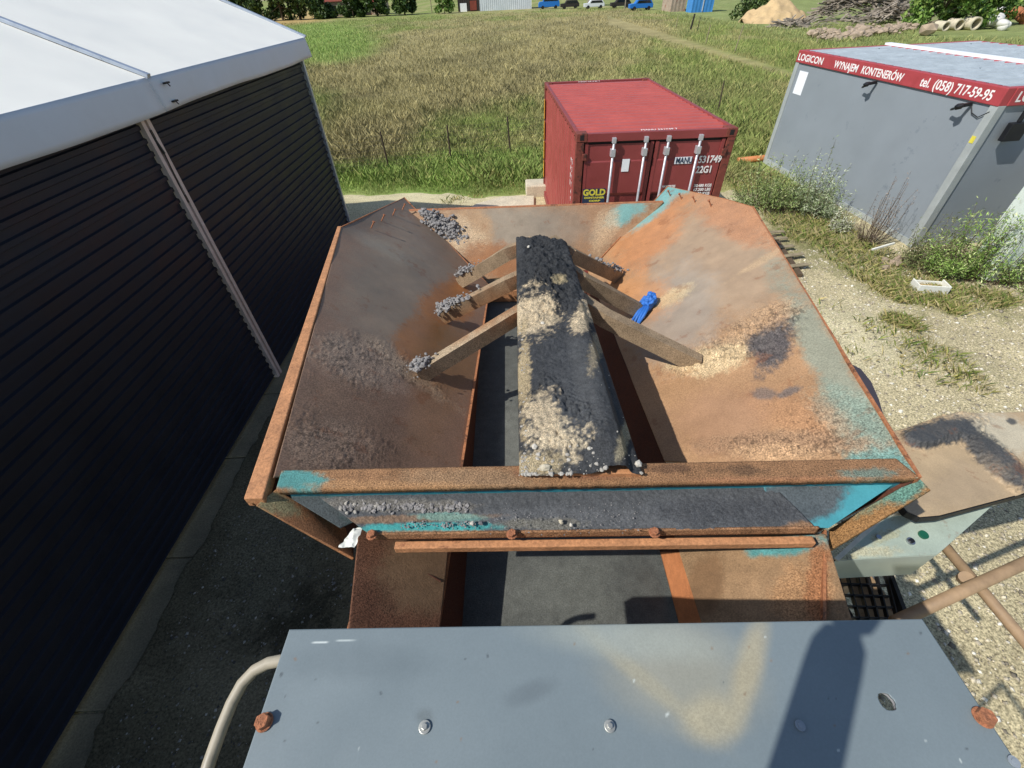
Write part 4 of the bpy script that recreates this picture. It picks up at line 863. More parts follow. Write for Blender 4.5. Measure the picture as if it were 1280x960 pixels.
roof = corrsheet(P_(.06, .12, CH-.035), cY, cX, cZ, CL-.24, CW-.12, .02, .215, 'roof', 'red_roof', ct)
mb = MB()
for x in (0, CW-.06): mb.obox(cO, cX, cY, cZ, (x, .15, CH-.07), (x+.06, CL-.15, CH)); mb.obox(cO, cX, cY, cZ, (x, .15, 0), (x+.06, CL-.15, .16))
for y in (0.0, CL-.08): mb.obox(cO, cX, cY, cZ, (.16, y, CH-.12), (CW-.16, y+.08, CH-.003)); mb.obox(cO, cX, cY, cZ, (.16, y, 0), (CW-.16, y+.08, .15))
mb.build('top_rails', 'red_door', ct, bevel=.006)
for x in (0, CW-.12):
    mb = MB(); mb.obox(cO, cX, cY, cZ, (x, .0, .12), (x+.12, .1, CH-.12)); mb.build('corner_post', 'red_frame', ct, bevel=.006)
    mb = MB(); mb.obox(cO, cX, cY, cZ, (x, CL-.1, .12), (x+.12, CL, CH-.12)); mb.build('corner_post', 'red_frame', ct, bevel=.006)
for x in (0, CW-.16):
    for y in (0, CL-.18):
        for z in (0, CH-.118):
            mb = MB(); mb.obox(cO, cX, cY, cZ, (x-.004, y-.006, z-.002), (x+.165, y+.18, z+.122)); k = mb.build('corner_casting', 'red_frame', ct, bevel=.01)
            if y == 0: mb = MB(); mb.obox(cO, cX, cY, cZ, (x+.05, -.009, z+.03), (x+.11, -.005, z+.10)); mb.build('slot', 'gasket', k)
mb = MB(); mb.obox(cO, cX, cY, cZ, (.1, .1, .05), (CW-.1, CL-.1, .13)); mb.build('floor', 'wood_dark', ct)
def fxz(px, py):
    n_ = -cY; p = ray(px, py); p = p*(np.dot(n_, cO)/np.dot(n_, p))-cO; return float(np.dot(p, cX)), float(p[2])
def fx(px, py): return fxz(px, py)[0]
for side in (0, 1):
    x0, x1 = (.14, CW/2-.015) if side == 0 else (CW/2+.015, CW-.14)
    mb = MB(); mb.obox(cO, cX, cY, cZ, (x0-.012, .05, .14), (x1+.012, .075, CH-.13)); mb.build('door_gasket', 'gasket', ct)
    # door leaf with recessed and raised horizontal panels
    zs = [(.17, -.0), (.62, 0), (.64, .03), (.84, .03), (.86, 0), (1.42, 0), (1.44, .03), (1.64, .03), (1.68, 0), (2.16, 0), (2.18, .012), (CH-.16, .012)]
    vs = []
    for z, d in zs: vs += [P_(x0+.03, .02+d, z), P_(x1-.03, .02+d, z)]
    dm = MB().add(vs, [(2*i, 2*i+1, 2*i+3, 2*i+2) for i in range(len(zs)-1)])
    dm.obox(cO, cX, cY, cZ, (x0, .015, .16), (x0+.05, .05, CH-.14)); dm.obox(cO, cX, cY, cZ, (x1-.05, .015, .16), (x1, .05, CH-.14))
    door = dm.build('door', 'red_door', ct)
    for xr in ((fx(767, 174), fx(806.6, 172)) if side == 0 else (fx(834, 172), fx(873, 170))):
        mb = MB(); mb.tube([P_(xr, -.035, .1), P_(xr, -.035, CH-.09)], .019, 10); rod = mb.build('lock_rod', 'galv', door, smooth=True)
        for z in (.35, 1.25, CH-.33): mb = MB(); mb.obox(cO, cX, cY, cZ, (xr-.035, -.06, z), (xr+.035, .03, z+.11)); mb.build('rod_bracket', 'galv', rod, bevel=.006)
        mb = MB(); mb.obox(cO, cX, cY, cZ, (xr-.03, -.055, CH-.14), (xr+.03, .0, CH-.06)); mb.build('cam_keeper', 'galv', rod, bevel=.006)
    for z in (.4, 1.2, 2.2):
        xh = .1 if side == 0 else CW-.16
        mb = MB(); mb.obox(cO, cX, cY, cZ, (xh, -.02, z), (xh+.07, .02, z+.10)); mb.build('hinge', 'red_frame', door, bevel=.008)
# stickers and lettering on the doors
def onface(x, z, y=.014): return P_(x, y, z)
def plate(px0, py0, px1, py1, mt, nm, y=.010):
    a, b = fxz(px0, py0), fxz(px1, py1); x0, x1 = min(a[0], b[0]), max(a[0], b[0]); z0, z1 = min(a[1], b[1]), max(a[1], b[1])
    mb = MB(); mb.obox(cO, cX, cY, cZ, (x0, y, z0), (x1, y+.006, z1)); return mb.build(nm, mt, ct)
def mark(s_, px0, py0, px1, py1, mt, par, y=.007, bold=.003, k=1.38):   # baseline from (px0,py0) to px1, cap top at py1
    a = fxz(px0, py0); w_ = fx(px1, py0)-a[0]; h_ = fxz(px0, py1)[1]-a[1]; return text(s_, P_(a[0], y, a[1]), cX, cZ, h_*k, mt, par, fit=w_, bold=bold)
plate(776, 214, 787, 198, 'white_sheet', 'label_sheet')
dec = plate(727, 262, 757, 235, 'navy', 'decal'); mark('GOLD', 728.5, 244.5, 756, 237, 'yellow_ink', dec, bold=.006)
mark('CONTAINER', 730, 248.5, 755, 246.3, 'yellow_ink', dec, bold=.002); mark('CORP', 736, 252, 750, 250, 'yellow_ink', dec, bold=.002)
wl = plate(841, 203.5, 864, 194, 'white_sheet', 'prefix_plate'); mark('MANU', 842.5, 202.5, 862, 195, 'navy', wl, bold=.002, y=.005)
mark('531749', 870, 201.5, 897.5, 192.8, 'white_ink', ct, bold=.004); cd = plate(900.5, 201, 907, 192, 'white_sheet', 'check_digit_box', .006); mark('7', 902, 200, 905.5, 193, 'red_door', cd, .003, .004)
mark('22G1', 867, 214, 885, 205.5, 'white_ink', ct, bold=.004)
for i, s_ in enumerate(('30.480 KGS', '67.200 LBS', '2.180 KGS', '4.810 LBS')): mark(s_, 865-i*.8, 231.5+i*5, 886-i*1.2, 228+i*5, 'white_ink', ct, bold=.002)
mark('MAX.GROSS', 826, 233, 842, 230, 'white_ink', ct, bold=.002)
text('MANU 531749 7', P_(.98, .02, CH+.012), cX, cY, .10, 'white_ink', ct, sx=.8)
text('MANU 531749 7', P_(.75, CL-.32, CH+.012), cX, cY, .12, 'white_ink', ct, sx=.6)
for i, s in enumerate('MANU'): text(s, P_(.024, .62, 2.02-i*.12), -cY, cZ, .12, 'white_ink', ct)
for i, s in enumerate('531749'): text(s, P_(.024, .48, 2.02-i*.12), -cY, cZ, .12, 'white_ink', ct)
mb = MB()
for i in range(4): mb.obox(cO, cX, cY, cZ, (.0-.012, CL-.16, .5+i*.45), (.0-.002, CL-.09, .5+i*.45+.40))
mb.build('reflective_strip', 'yellow_tape', ct)

# ================================================================== OFFICE CONTAINERS
def office(O, X, Y, L, W, H, near, lab, grp):
    e = empty('office_container', O, lab, 'container', grp); Z = A3(0, 0, 1); P = lambda x, y, z: O+X*x+Y*y+Z*z
    # X along the long side facing the yard, Y to the back
    for y_ in (.03, W-.07): mb = MB(); mb.obox(O, X, Y, Z, (.12, y_, .1), (L-.12, y_+.04, H-.26)); mb.build('long_wall', 'office_grey', e)
    for x_ in (.03, L-.07): mb = MB(); mb.obox(O, X, Y, Z, (x_, .12, .1), (x_+.04, W-.12, H-.26)); mb.build('end_wall', 'office_grey', e)
    for x in (0, L-.15):
        for y in (0, W-.15): mb = MB(); mb.obox(O, X, Y, Z, (x, y, .0), (x+.15, y+.15, H-.25)); mb.build('corner_post', 'office_post', e, bevel=.01)
    mb = MB(); mb.obox(O, X, Y, Z, (.0, -.012, H-.26), (L, .14, H)); mb.obox(O, X, Y, Z, (.0, W-.14, H-.26), (L, W, H)); mb.obox(O, X, Y, Z, (-.012, .14, H-.26), (.14, W-.14, H)); mb.obox(O, X, Y, Z, (L-.14, .14, H-.26), (L+.012, W-.14, H))
    band = mb.build('roof_band', 'office_band', e, bevel=.01)
    mb = MB(); mb.obox(O, X, Y, Z, (0, .01, 0), (L, .13, .14)); mb.obox(O, X, Y, Z, (0.0, W-.13, 0), (L, W-.01, .14)); mb.obox(O, X, Y, Z, (.01, .13, 0.0), (.13, W-.13, .14)); mb.obox(O, X, Y, Z, (L-.13, .13, 0.0), (L-.01, W-.13, .14)); mb.build('floor_frame', 'office_post', e)
    pts = corr(0, L-.2, 0, .05, .25); vs = []
    for a, d in pts: vs += [P(.1+a, .1, H-.045+d), P(.1+a, W-.1, H-.045+d)]
    MB().add(vs, [(2*i, 2*i+2, 2*i+3, 2*i+1) for i in range(len(pts)-1)]).build('roof_sheet', 'office_roof', e)
    return e, band, P
oA, oB = A3(7.80, 14.43, -4.3), A3(8.22, 8.41, -4.3)
oX = (oB-oA)/np.linalg.norm(oB-oA); oY = A3(-oX[1], oX[0], 0)
LO, WO, HO = 6.04, 2.44, 2.78
of, band, PO = office(oA, oX, oY, LO, WO, HO, True, 'grey site office container with red roof band lettered LOGICON, by the shrubs', 'office containers')
yt = -.0145
def oxz(px, py):
    p = ray(px, py); p = p*(np.dot(-oY, oA+oY*yt)/np.dot(-oY, p))-oA; return float(np.dot(p, oX)), float(p[2])
def omark(s_, px0, px1, h_, z_=HO-.205):
    f0 = lambda px: [oxz(px, y) for y in np.linspace(60, 150, 400)]
    def xat(px): q = f0(px); k = int(np.argmin([abs(z-(z_+h_*.4)) for _, z in q])); return q[k][0]
    x0, x1 = xat(px0), xat(px1); text(s_, PO(x0, yt, z_), oX, A3(0, 0, 1), h_*1.38, 'white_ink', band, fit=x1-x0, bold=.004)
for s_, p0, p1, h_ in (('LOGICON', 998, 1028, .145), ('WYNAJEM', 1043, 1072, .14), ('KONTENERÓW', 1077, 1128, .14), ('tel.', 1151, 1163, .15), ('(058)', 1167, 1190, .15), ('717-59-95', 1194, 1240, .15)): omark(s_, p0, p1, h_)
text('LOGICON', PO(LO+.0145, .22, HO-.20), oY, A3(0, 0, 1), .21, 'white_ink', band, fit=.9, bold=.004)
mb = MB(); mb.obox(oA, oX, oY, A3(0, 0, 1), (.28, .024, 1.85), (.66, .029, 2.36)); mb.build('blank_notice', 'white_sheet', of)
for xx in (3.15, 5.55):
    mb = MB(); c = PO(xx, 0, HO-.30); mb.bar(c, c-oY*.16+A3(0, 0, -.02), .05, .05); mb.rock(c-oY*.20+A3(0, 0, -.03), .08, 3); mb.bar(c-oY*.2+A3(0, 0, -.03), c-oY*.10-oX*.22+A3(0, 0, -.12), .035, .03)
    if xx > 4: mb.tube([c, c+oX*.1+A3(0, 0, -.12), c+oX*.25+A3(0, 0, -.16), c+oX*.4+A3(0, 0, -.05)], .008, 6)
    mb.build('lamp_bracket', 'black_plastic', of)
mb = MB(); mb.obox(oA, oX, oY, A3(0, 0, 1), (LO-.13, -.006, 1.95), (LO-.05, -.001, 2.06)); mb.build('sticker', 'yellow_ink', of)
mb = MB(); c = PO(LO+.03, .5, HO-.5); mb.obox(c, oX, oY, A3(0, 0, 1), (0, -.16, -.28), (.10, .16, 0)); mb.obox(c, oX, oY, A3(0, 0, 1), (0, -.03, -.0), (.05, .03, .2)); mb.build('vent_box', 'black_plastic', of, bevel=.01)
of2, band2, PO2 = office(oA+oY*(WO+.05)+A3(0, 0, -.005), oX, oY, LO, WO, HO, False, 'second grey site container behind the one lettered LOGICON, only its pale roof showing', 'office containers')
mb = MB(); mb.obox(oA, oX, oY, A3(0, 0, 1), (-.05, WO-.06, HO+.002), (LO+.05, WO+.10, HO+.05)); mb.build('joint_cover', 'white_sheet', of2)
# white sheet leaning / pale cladding right of the weeds
pw = atz(1225, 330, -4.3); q0, q1_, q2_ = atz(1228, 345, -4.25), atz(1300, 322, -4.25), None
wb = atz(1202, 338, -4.3); wc = empty('white_cabin', wb, 'pale white cabin wall at the right edge of the photo behind the tall weeds', 'cabin')
mb = MB(); mb.box((wb[0], wb[1]-.5, -4.25), (wb[0]+2.2, wb[1], -2.35)); mb.build('body', 'white_board', wc, bevel=.01)
mb = MB(); mb.box((wb[0]-.0, wb[1]-.5, -2.347), (wb[0]+2.2, wb[1], -2.33)); mb.build('roof', 'office_post', wc); mb = MB(); mb.box((wb[0]+.05, wb[1]-.45, -4.3), (wb[0]+2.1, wb[1]-.05, -4.253)); mb.build('base', 'wood_dark', wc)
# ================================================================== YARD OBJECTS
fen = empty('wire_fence', (-2, 15.6, -4.3), 'low wire mesh fence on thin posts along the edge of the field', 'fence')
fp = [atz(487, 214, -4.3), atz(564, 203, -4.3), atz(638, 192.5, -4.3)]; dlt = (fp[2]-fp[0])/2
fps = [fp[0]-dlt*1.9, fp[0]-dlt*.95]+fp+[fp[2]+dlt*k for k in (1, 2, 3)]
fps += [atz(897, 142, -4.3)]
tops = []
for k, p in enumerate(fps):
    t = p+A3(random.uniform(-.05, .03)-.02, 0, 1.12+random.uniform(-.03, .06)); tops.append(t); MB().tube([p-A3(0, 0, .05), t], [.03, .026], 8).build('post', 'bark', fen)
mb = MB()
for k in range(len(fps)-1):
    a, b = fps[k], fps[k+1]; L = np.linalg.norm(b-a)
    for i in range(9): z = .08+i*.12; mb.tube([a+A3(0, 0, z), (a+b)/2+A3(0, 0, z-.03), b+A3(0, 0, z)], .0032, 4, False)
    nn_ = int(L/.2)
    for i in range(nn_): p = a+(b-a)*(i+.5)/nn_; mb.tube([p+A3(0, 0, .05), p+A3(0, 0, 1.05)], .0026, 3, False)
mb.build('wire_mesh', 'wire', fen)
far_posts = [(882, 55, 1.3, 'wood_grey'), (871, 40, 1.2, 'shed_dark'), (863, 38, 1.4, 'shed_dark'), (918, 66, 1.6, 'wood_grey'), (1019, 58, 1.1, 'wood_grey'), (845, 34, 1.0, 'wood_grey')]
labs = ['thin leaning grey post left of the track, tallest but one', 'slanting dark post beside the thick black post at the track', 'thick black post standing in the grass where the track begins', 'tall thin pole in the grass between the two containers', 'short pole just above the far corner of the office container roof', 'small grey post at the far left end of the posts by the track']
for (x, y, h, mt), lb in zip(far_posts, labs):
    p = atz(x, y, -4.3); r = .11 if h == 1.4 else .045
    o = MB().tube([p, p+A3(random.uniform(-.1, .25), 0, h)], [r, r*.8], 8).build('wooden_post', mt, None); tag(o, lb, 'post', 'posts by the track')
cbk = atz(672, 246, -4.3); mb = MB(); mb.box((cbk[0]-.32, cbk[1]-.1, -4.3), (cbk[0]+.3, cbk[1]+.5, -3.98)); tag(mb.build('concrete_block', 'concrete', None, bevel=.03), 'square pale concrete block at the left foot of the red container', 'block')
sb = atz(620, 252, -4.3); mb = MB(); mb.prism([(sb[0]-.9, sb[1]-.9, -4.3), (sb[0]+1.0, sb[1]-.8, -4.3), (sb[0]+1.05, sb[1]+.1, -4.3), (sb[0]+.2, sb[1]+.15, -4.3), (sb[0]-.5, sb[1]-.3, -4.3)], (0, 0, .09)); tag(mb.build('concrete_slab', 'concrete', None, bevel=.02), 'flat pale concrete slab on the sandy strip behind the hopper', 'slab')
pp0, pp1 = atz(922, 201, -4.22), atz(1000, 193, -4.22); tag(MB().tube([pp0, pp1], .09, 16).build('orange_pipe', 'orange_pipe', None, smooth=True), 'orange pipe lying between the red and the grey container', 'pipe')
# broken pallet: slats
pal_ = empty('broken_pallet', atz(985, 320, -4.3), 'weathered wooden pallet slats lying beside the right side of the hopper', 'pallet')
for k, (x0, y0, x1, y1) in enumerate(((958, 291, 980, 289), (962, 299, 984, 297), (968, 310, 992, 307), (976, 322, 1004, 317), (984, 334, 1010, 330))):
    mb = MB(); mb.bar(atz(x0-14, y0+1, -4.19), atz(x1, y1, -4.19), .10, .022); mb.build('slat', 'wood_grey', pal_, bevel=.004)
for k in (0, 1): mb = MB(); mb.bar(atz(950+k*16, 296, -4.25), atz(982+k*18, 345, -4.25), .09, .08); mb.build('bearer', 'wood_dark', pal_)
# white bucket piece
bk = empty('white_tub', atz(1160, 362, -4.29), 'broken white plastic tub lying on the gravel in front of the weeds', 'tub')
o_ = atz(1158, 366, -4.29); bx_ = A3(.93, -.2, 0); bx_ /= np.linalg.norm(bx_); by_ = A3(-bx_[1], bx_[0], 0); mb = MB()
mb.obox(o_, bx_, by_, A3(0, 0, 1), (-.24, -.12, 0), (.24, -.10, .2)); mb.obox(o_, bx_, by_, A3(0, 0, 1), (-.24, -.10, 0), (-.22, .16, .19)); mb.obox(o_, bx_, by_, A3(0, 0, 1), (.22, -.10, 0), (.24, .16, .2)); mb.obox(o_, bx_, by_, A3(0, 0, 1), (-.22, .14, 0), (.22, .16, .16)); mb.obox(o_, bx_, by_, A3(0, 0, 1), (-.22, -.1, .0), (.22, .14, .06))
mb.build('shell', 'white_plastic', bk, bevel=.012)
mb = MB(); mb.obox(o_, bx_, by_, A3(0, 0, 1), (-.215, -.095, .06), (.215, .135, .10)); mb.build('dirt', 'sandheap', bk)
st = MB().bar(atz(1090, 312, -4.1), atz(1118, 304, -4.0), .03, .03).build('white_stick', 'white_plastic', None); tag(st, 'thin white stick lying in the dry stalks at the foot of the office container', 'stick')
mb = MB()
for i in range(7): mb.rock(atz(random.uniform(1105, 1124), random.uniform(322, 336), -4.24), random.uniform(.06, .12), i+40)
tag(mb.build('brick_rubble', 'rubble', None), kind='stuff')

# ------------------------------------------------------------------ plants
def leaves(C, size, cols, aspect=.4):
    n = len(C); q = RNG.normal(size=(n, 3)); q /= np.linalg.norm(q, axis=1)[:, None]; r = RNG.normal(size=(n, 3)); r -= q*(q*r).sum(1)[:, None]; r /= np.linalg.norm(r, axis=1)[:, None]
    s = size[:, None]; V = np.stack([C-q*s, C+r*s*aspect, C+q*s, C-r*s*aspect], 1).reshape(-1, 3)
    return V, np.arange(4*n).reshape(-1, 4), np.repeat(cols, 4, 0)
def palette(n, pal, lo=.65, hi=1.35):
    c = np.array([srgb(x) for x in pal])[RNG.integers(0, len(pal), n)]*(lo+(hi-lo)*RNG.random((n, 1))); return np.column_stack([np.clip(c, 0, 1), np.full(n, .2)])
def shrub(base, rx, ry, h, ns, per, size, pal, lab, grp, name='shrub', cat='shrub', bare=False):
    e = empty(name, base, lab, cat, grp); C = []; mb = MB()
    per = int(per*1.25)
    for i in range(ns):
        a = random.uniform(0, 6.28); r = math.sqrt(random.random()); b = np.array(base)+A3(rx*r*math.cos(a)*.55, ry*r*math.sin(a)*.55, 0)
        t = np.array(base)+A3(rx*r*math.cos(a)*1.25, ry*r*math.sin(a)*1.25, h*(.35+1.0*random.random()**2)*(1.15-.45*r)); m = (b+t)/2+A3(random.gauss(0, .05), random.gauss(0, .05), .08)
        mb.tube([b, m, t], [.007, .005, .002], 4, False)
        for k in range(per):
            u = random.uniform(.15, 1)**.8; p = b*(1-u)**2+2*m*u*(1-u)+t*u*u; C.append(p+A3(*[random.gauss(0, .045 if not bare else .02) for _ in range(3)]))
    C = np.array(C); n = len(C); V, F, cc = leaves(C, size*(.45+.75*RNG.random(n)), palette(n, pal, .55, 1.5), .2)
    mb.build('stems', 'wood_dark', e); link('foliage', npmesh('foliage', V, F, cc), MATS['leaf'], e); return e
shrub(atz(960, 262, -4.3), .85, .6, 1.0, 120, 60, .04, ['7E9450', '98A866', '5E7440', 'B0B884'], 'grey-green bush at the left corner of the grey office container', 'weeds by the office container')
shrub(atz(1012, 270, -4.3), .5, .6, 1.15, 90, 60, .04, ['86986A', 'A4B088', '68784C', 'BCC4A4'], 'tall silvery bush pressed against the grey container wall', 'weeds by the office container')
shrub(atz(1046, 290, -4.3), .22, .2, .45, 40, 40, .03, ['D6D6C2', 'B8BC9A', '7C8A50'], 'small plant with whitish flower heads at the container foot', 'weeds by the office container', 'weed', 'plant')
shrub(atz(1085, 306, -4.3), .35, .25, 1.15, 46, 34, .022, ['8E7E70', 'A0907E', '6E6056'], 'tall dry brown stalks against the middle of the grey container wall', 'weeds by the office container', 'dry_stalks', 'plant', True)
shrub(atz(1186, 347, -4.3), .6, .35, 1.15, 80, 55, .036, ['7A9A44', '90AC56', '5A7634', 'AEBA78'], 'bright green leafy weeds left of the white panel behind the white tub', 'weeds by the office container')
shrub(atz(1232, 352, -4.3), .6, .4, 1.25, 60, 50, .036, ['7A9A44', '90AC56', '5A7634', 'B8C088'], 'tall bright weeds at the right with seed heads above the white tub', 'weeds by the office container')
shrub(atz(1286, 362, -4.3), .6, .5, .6, 60, 45, .036, ['839A50', '98AC60', '64783C'], 'low green weeds at the right edge of the photo in front of the white panel', 'weeds by the office container')
shrub(atz(1150, 335, -4.3), .4, .3, .8, 60, 40, .035, ['5E6C3C', '737C4C', '8E8E64'], 'dull shaded weeds under the corner post of the grey container', 'weeds by the office container')

# ================================================================== BACKGROUND
def tree(base, h, r, n, lab, pal, size=.35, name='tree', grp='trees beyond the field'):
    e = empty(name, base, lab, 'tree', grp); b = np.array(base); mb = MB(); mb.tube([b, b+A3(.1, 0, h*.4), b+A3(.0, .2, h*.8)], [h*.03, h*.022, h*.008], 8)
    cl = []
    for i in range(26):
        a = random.uniform(0, 6.28); u = random.random(); rr = r*math.sqrt(random.random())*(1-.5*u); c = b+A3(rr*math.cos(a), rr*math.sin(a), h*(.12+.8*u)); cl.append((c, r*random.uniform(.22, .4)))
        if i % 3 == 0: mb.tube([b+A3(0, 0, h*.3), c], [h*.012, h*.004], 5)
    C = []; per = n//26
    for c, q in cl:
        d = RNG.normal(size=(per, 3)); d /= np.linalg.norm(d, axis=1)[:, None]; C.append(c+d*q*(RNG.random((per, 1))**.4)*[1, 1, .8])
    C = np.concatenate(C); m = len(C); V, F, cc = leaves(C, size*(.6+.8*RNG.random(m)), palette(m, pal), .6)
    mb.build('trunk', 'bark', e); link('crown', npmesh('crown', V, F, cc), MATS['leaf'], e); return e
dkp = ['3E5228', '4C6230', '30421F', '5A6E38']; mdp = ['5A7A34', '6C8A3E', '48662A', '7E9448']
for k, (x, y, h, r, lab) in enumerate(((285, 10, 9, 5, 'dark tree at the far left beyond the roof of the white tent'), (310, 8, 8, 4, 'second dark tree from the left, where thin smoke rises beyond the tent roof'), (350, 9, 9, 5, 'broad dark tree left of the distant red roofed house'),
                                       (372, 8, 10, 5, 'dark tree touching the left end of the distant red roofed house'), (470, 6, 8, 4, 'dark tree between the distant houses and the leafy bush'), (505, 8, 7, 4, 'low dark tree just left of the leafy bush at the field edge'), (402, 10, 5, 3.5, 'low dark tree in front of the long red roofed house'), (440, 9, 5, 3.5, 'low dark tree in front of the grey barn with the red roof'))):
    p = atz(x, y+3, -4.3); sc = min(1, 140/p[1]); p = p*A3(sc, sc, 1); tree(p, h, r, 3600, lab, dkp)
tree(atz(556, 17, -4.3), 4.0, 2.6, 2600, 'light green leafy bush beside the dark open shed at the far edge of the field', mdp, .22, 'bush')
tree(atz(940, 24, -4.3), 2.2, 3.0, 2600, 'dark green low bush left of the sand heap', dkp, .16, 'bush')
for k, (x, y, h, r, lab) in enumerate(((1168, 36, 4.2, 3.4, 'round green bush right of the big timber pile'), (1215, 32, 4.0, 3.0, 'green bush behind the white bulk bags'), (1262, 18, 5, 4, 'green bush at the top right corner behind the bulk bags'))):
    tree(atz(x, y, -4.3), h, r, 5200, lab, mdp, .16, 'bush', 'bushes beside the timber pile')
def bldg(name, x0, x1, y, h, dep, wall, roofm, lab, cat='building', doors=(), grp=None, sc_=1.0):
    a, b = atz(x0, y, -4.3), atz(x1, y, -4.3); k = min(1, 150/a[1]); a = a*A3(k, k, 1); b = b*A3(k, k, 1); b = A3(b[0], a[1], -4.3)
    w_ = b[0]-a[0]; e = empty(name, (a+b)/2, lab, cat, grp)
    mb = MB(); n = max(2, int(w_/.5)); vs = []
    for i in range(n*2+1): x = a[0]+w_*i/(n*2); vs += [(x, a[1]+(.04 if i % 2 else 0), -4.3), (x, a[1]+(.04 if i % 2 else 0), -4.3+h)]
    mb.add(vs, [(2*i, 2*i+2, 2*i+3, 2*i+1) for i in range(n*2)]); mb.box((a[0], a[1]+.05, -4.3), (b[0], a[1]+dep, -4.3+h)); mb.build('wall', wall, e)
    mb = MB(); mb.prism([(a[0]-.3, a[1]-.3, -4.3+h), (a[0]-.3, a[1]+dep/2, -4.3+h+dep*.22), (a[0]-.3, a[1]+dep+.3, -4.3+h)], (w_+.6, 0, 0)); mb.build('roof', roofm, e)
    for (f0, f1, z0, z1, mt, nm) in doors:
        mb = MB(); mb.box((a[0]+w_*f0, a[1]-.06, -4.3+z0), (a[0]+w_*f1, a[1]-.01, -4.3+z1)); mb.build(nm, mt, e)
    return e
bldg('farm_house', 393, 432, 10, 3.0, 8, 'wall_cream', 'roof_red', 'distant long house with a dark red roof beyond the field', doors=((.1, .2, 1, 2.2, 'glass', 'window'), (.35, .45, 1, 2.2, 'glass', 'window'), (.6, .7, 0, 2.1, 'wood_dark', 'door')))
bldg('farm_house', 436, 466, 9, 2.6, 7, 'shed_rusty', 'roof_red', 'distant grey barn with a red roof right of the long red roofed house', doors=((.3, .6, 0, 2.2, 'shed_dark', 'door'),))
bldg('open_shed', 573, 599, 15, 3.2, 5, 'shed_dark', 'shed_dark', 'dark open shed at the far field edge left of the white metal shed', doors=((.1, .4, 0, 1.6, 'white_sheet', 'white_tank'), (.55, .85, .2, 2.0, 'roof_red', 'stored_goods')))
bldg('metal_shed', 600, 668, 14, 4.2, 8, 'shed_white', 'shed_white', 'white corrugated metal shed at the far edge of the field')
bldg('metal_shed', 838, 862, 15, 4, 6, 'shed_rusty', 'shed_rusty', 'rust streaked pale shed left of the blue container at the top')
bldg('blue_container', 864, 900, 16, 3.0, 3, 'shed_blue', 'shed_blue', 'bright blue metal container beside the rust streaked shed', 'container', doors=((.48, .52, .1, 2.8, 'shed_white', 'door_bar'),))
bldg('farm_house', 738, 752, 8, 3.0, 6, 'wall_cream', 'roof_red', 'small pale house behind the parked cars at the top centre', doors=((.3, .6, 1, 2, 'glass', 'window'),))
def car(x, y, L, H, mt, lab, nm='parked_car', van=False):
    c = atz(x, y, -4.3); e = empty(nm, c, lab, 'van' if van else 'car'); pr = [(-L/2, .35), (-L/2, .95), (-L/2*.92, H*.62), (-L/2*.55, H*.66), (-L/2*.35 if not van else -L/2*.62, H), (L/2*.75, H), (L/2*.97, H*.6), (L/2, .9), (L/2, .35)]
    mb = MB(); mb.prism([(c[0]+u, c[1]-.85, -4.3+v) for u, v in pr], (0, 1.7, 0)); mb.build('body', mt, e, bevel=.06)
    mb = MB(); mb.prism([(c[0]-L*.26 if van else c[0]-L*.2, c[1]-.87, -4.3+H*.66), (c[0]-L*.2 if van else c[0]-L*.14, c[1]-.87, -4.3+H*.93), (c[0]+L*.34, c[1]-.87, -4.3+H*.93), (c[0]+L*.42, c[1]-.87, -4.3+H*.66)], (0, .02, 0)); mb.build('side_window', 'glass', e)
    for s in (-.3, .32): MB().tube([(c[0]+L*s, c[1]-.9, -3.98), (c[0]+L*s, c[1]+.9, -3.98)], .32, 14).build('wheel', 'rubber', e)
car(686, 11, 5.0, 2.1, 'van_blue', 'bright blue van parked right of the white metal shed', 'parked_van', True)
car(712, 11, 4.2, 1.5, 'shed_dark', 'dark car parked just right of the blue van')
car(742, 11, 4.4, 1.5, 'car_white', 'white car parked further right along the far field edge')
car(800, 13, 4.4, 1.6, 'van_blue', 'small blue car parked near the posts at the top')
car(775, 10, 4.2, 1.5, 'shed_dark', 'dark car between the white and the small blue parked cars')
pole = atz(540, 16, -4.3); tag(MB().tube([pole, pole+A3(0, 0, 7)], [.1, .07], 8).build('utility_pole', 'wood_grey', None), 'thin pole at the far field edge left of the leafy bush', 'pole')
pole = atz(781, 12, -4.3); tag(MB().tube([pole, pole+A3(0, 0, 7)], [.12, .08], 8).build('utility_pole', 'wall_cream', None), 'pale pole among the parked cars at the top centre', 'pole')
# sand heap
def heap(name, x, y, r, h, mt, lab, cat, elong=1):
    c = atz(x, y, -4.3); n = 40; V = []; F = []
    for j in range(n):
        for i in range(n):
            u, v = (i/(n-1)-.5)*2, (j/(n-1)-.5)*2; V.append((c[0]+u*r*elong, c[1]+v*r, 0))
    V = np.array(V); u = (V[:, 0]-c[0])/(r*elong); v = (V[:, 1]-c[1])/r; d = np.sqrt(u*u+v*v)+.8*(fbm(V, 1/r*1.5, 3, 4)-.5)
    V[:, 2] = -4.34+h*np.clip(1-d, 0, 1)**.8+.3*h*(fbm(V, 2/r*2, 7, 4)-.5)*(d < 1)
    for j in range(n-1):
        for i in range(n-1): k = j*n+i; F.append((k, k+1, k+n+1, k+n))
    o = link(name, npmesh(name, V, F), MATS[mt], None, True); return tag(o, lab, cat)
heap('sand_heap', 967, 27, 3.4, 2.4, 'sandheap', 'tan sand heap at the top left of the timber pile', 'sand heap', 1.2)
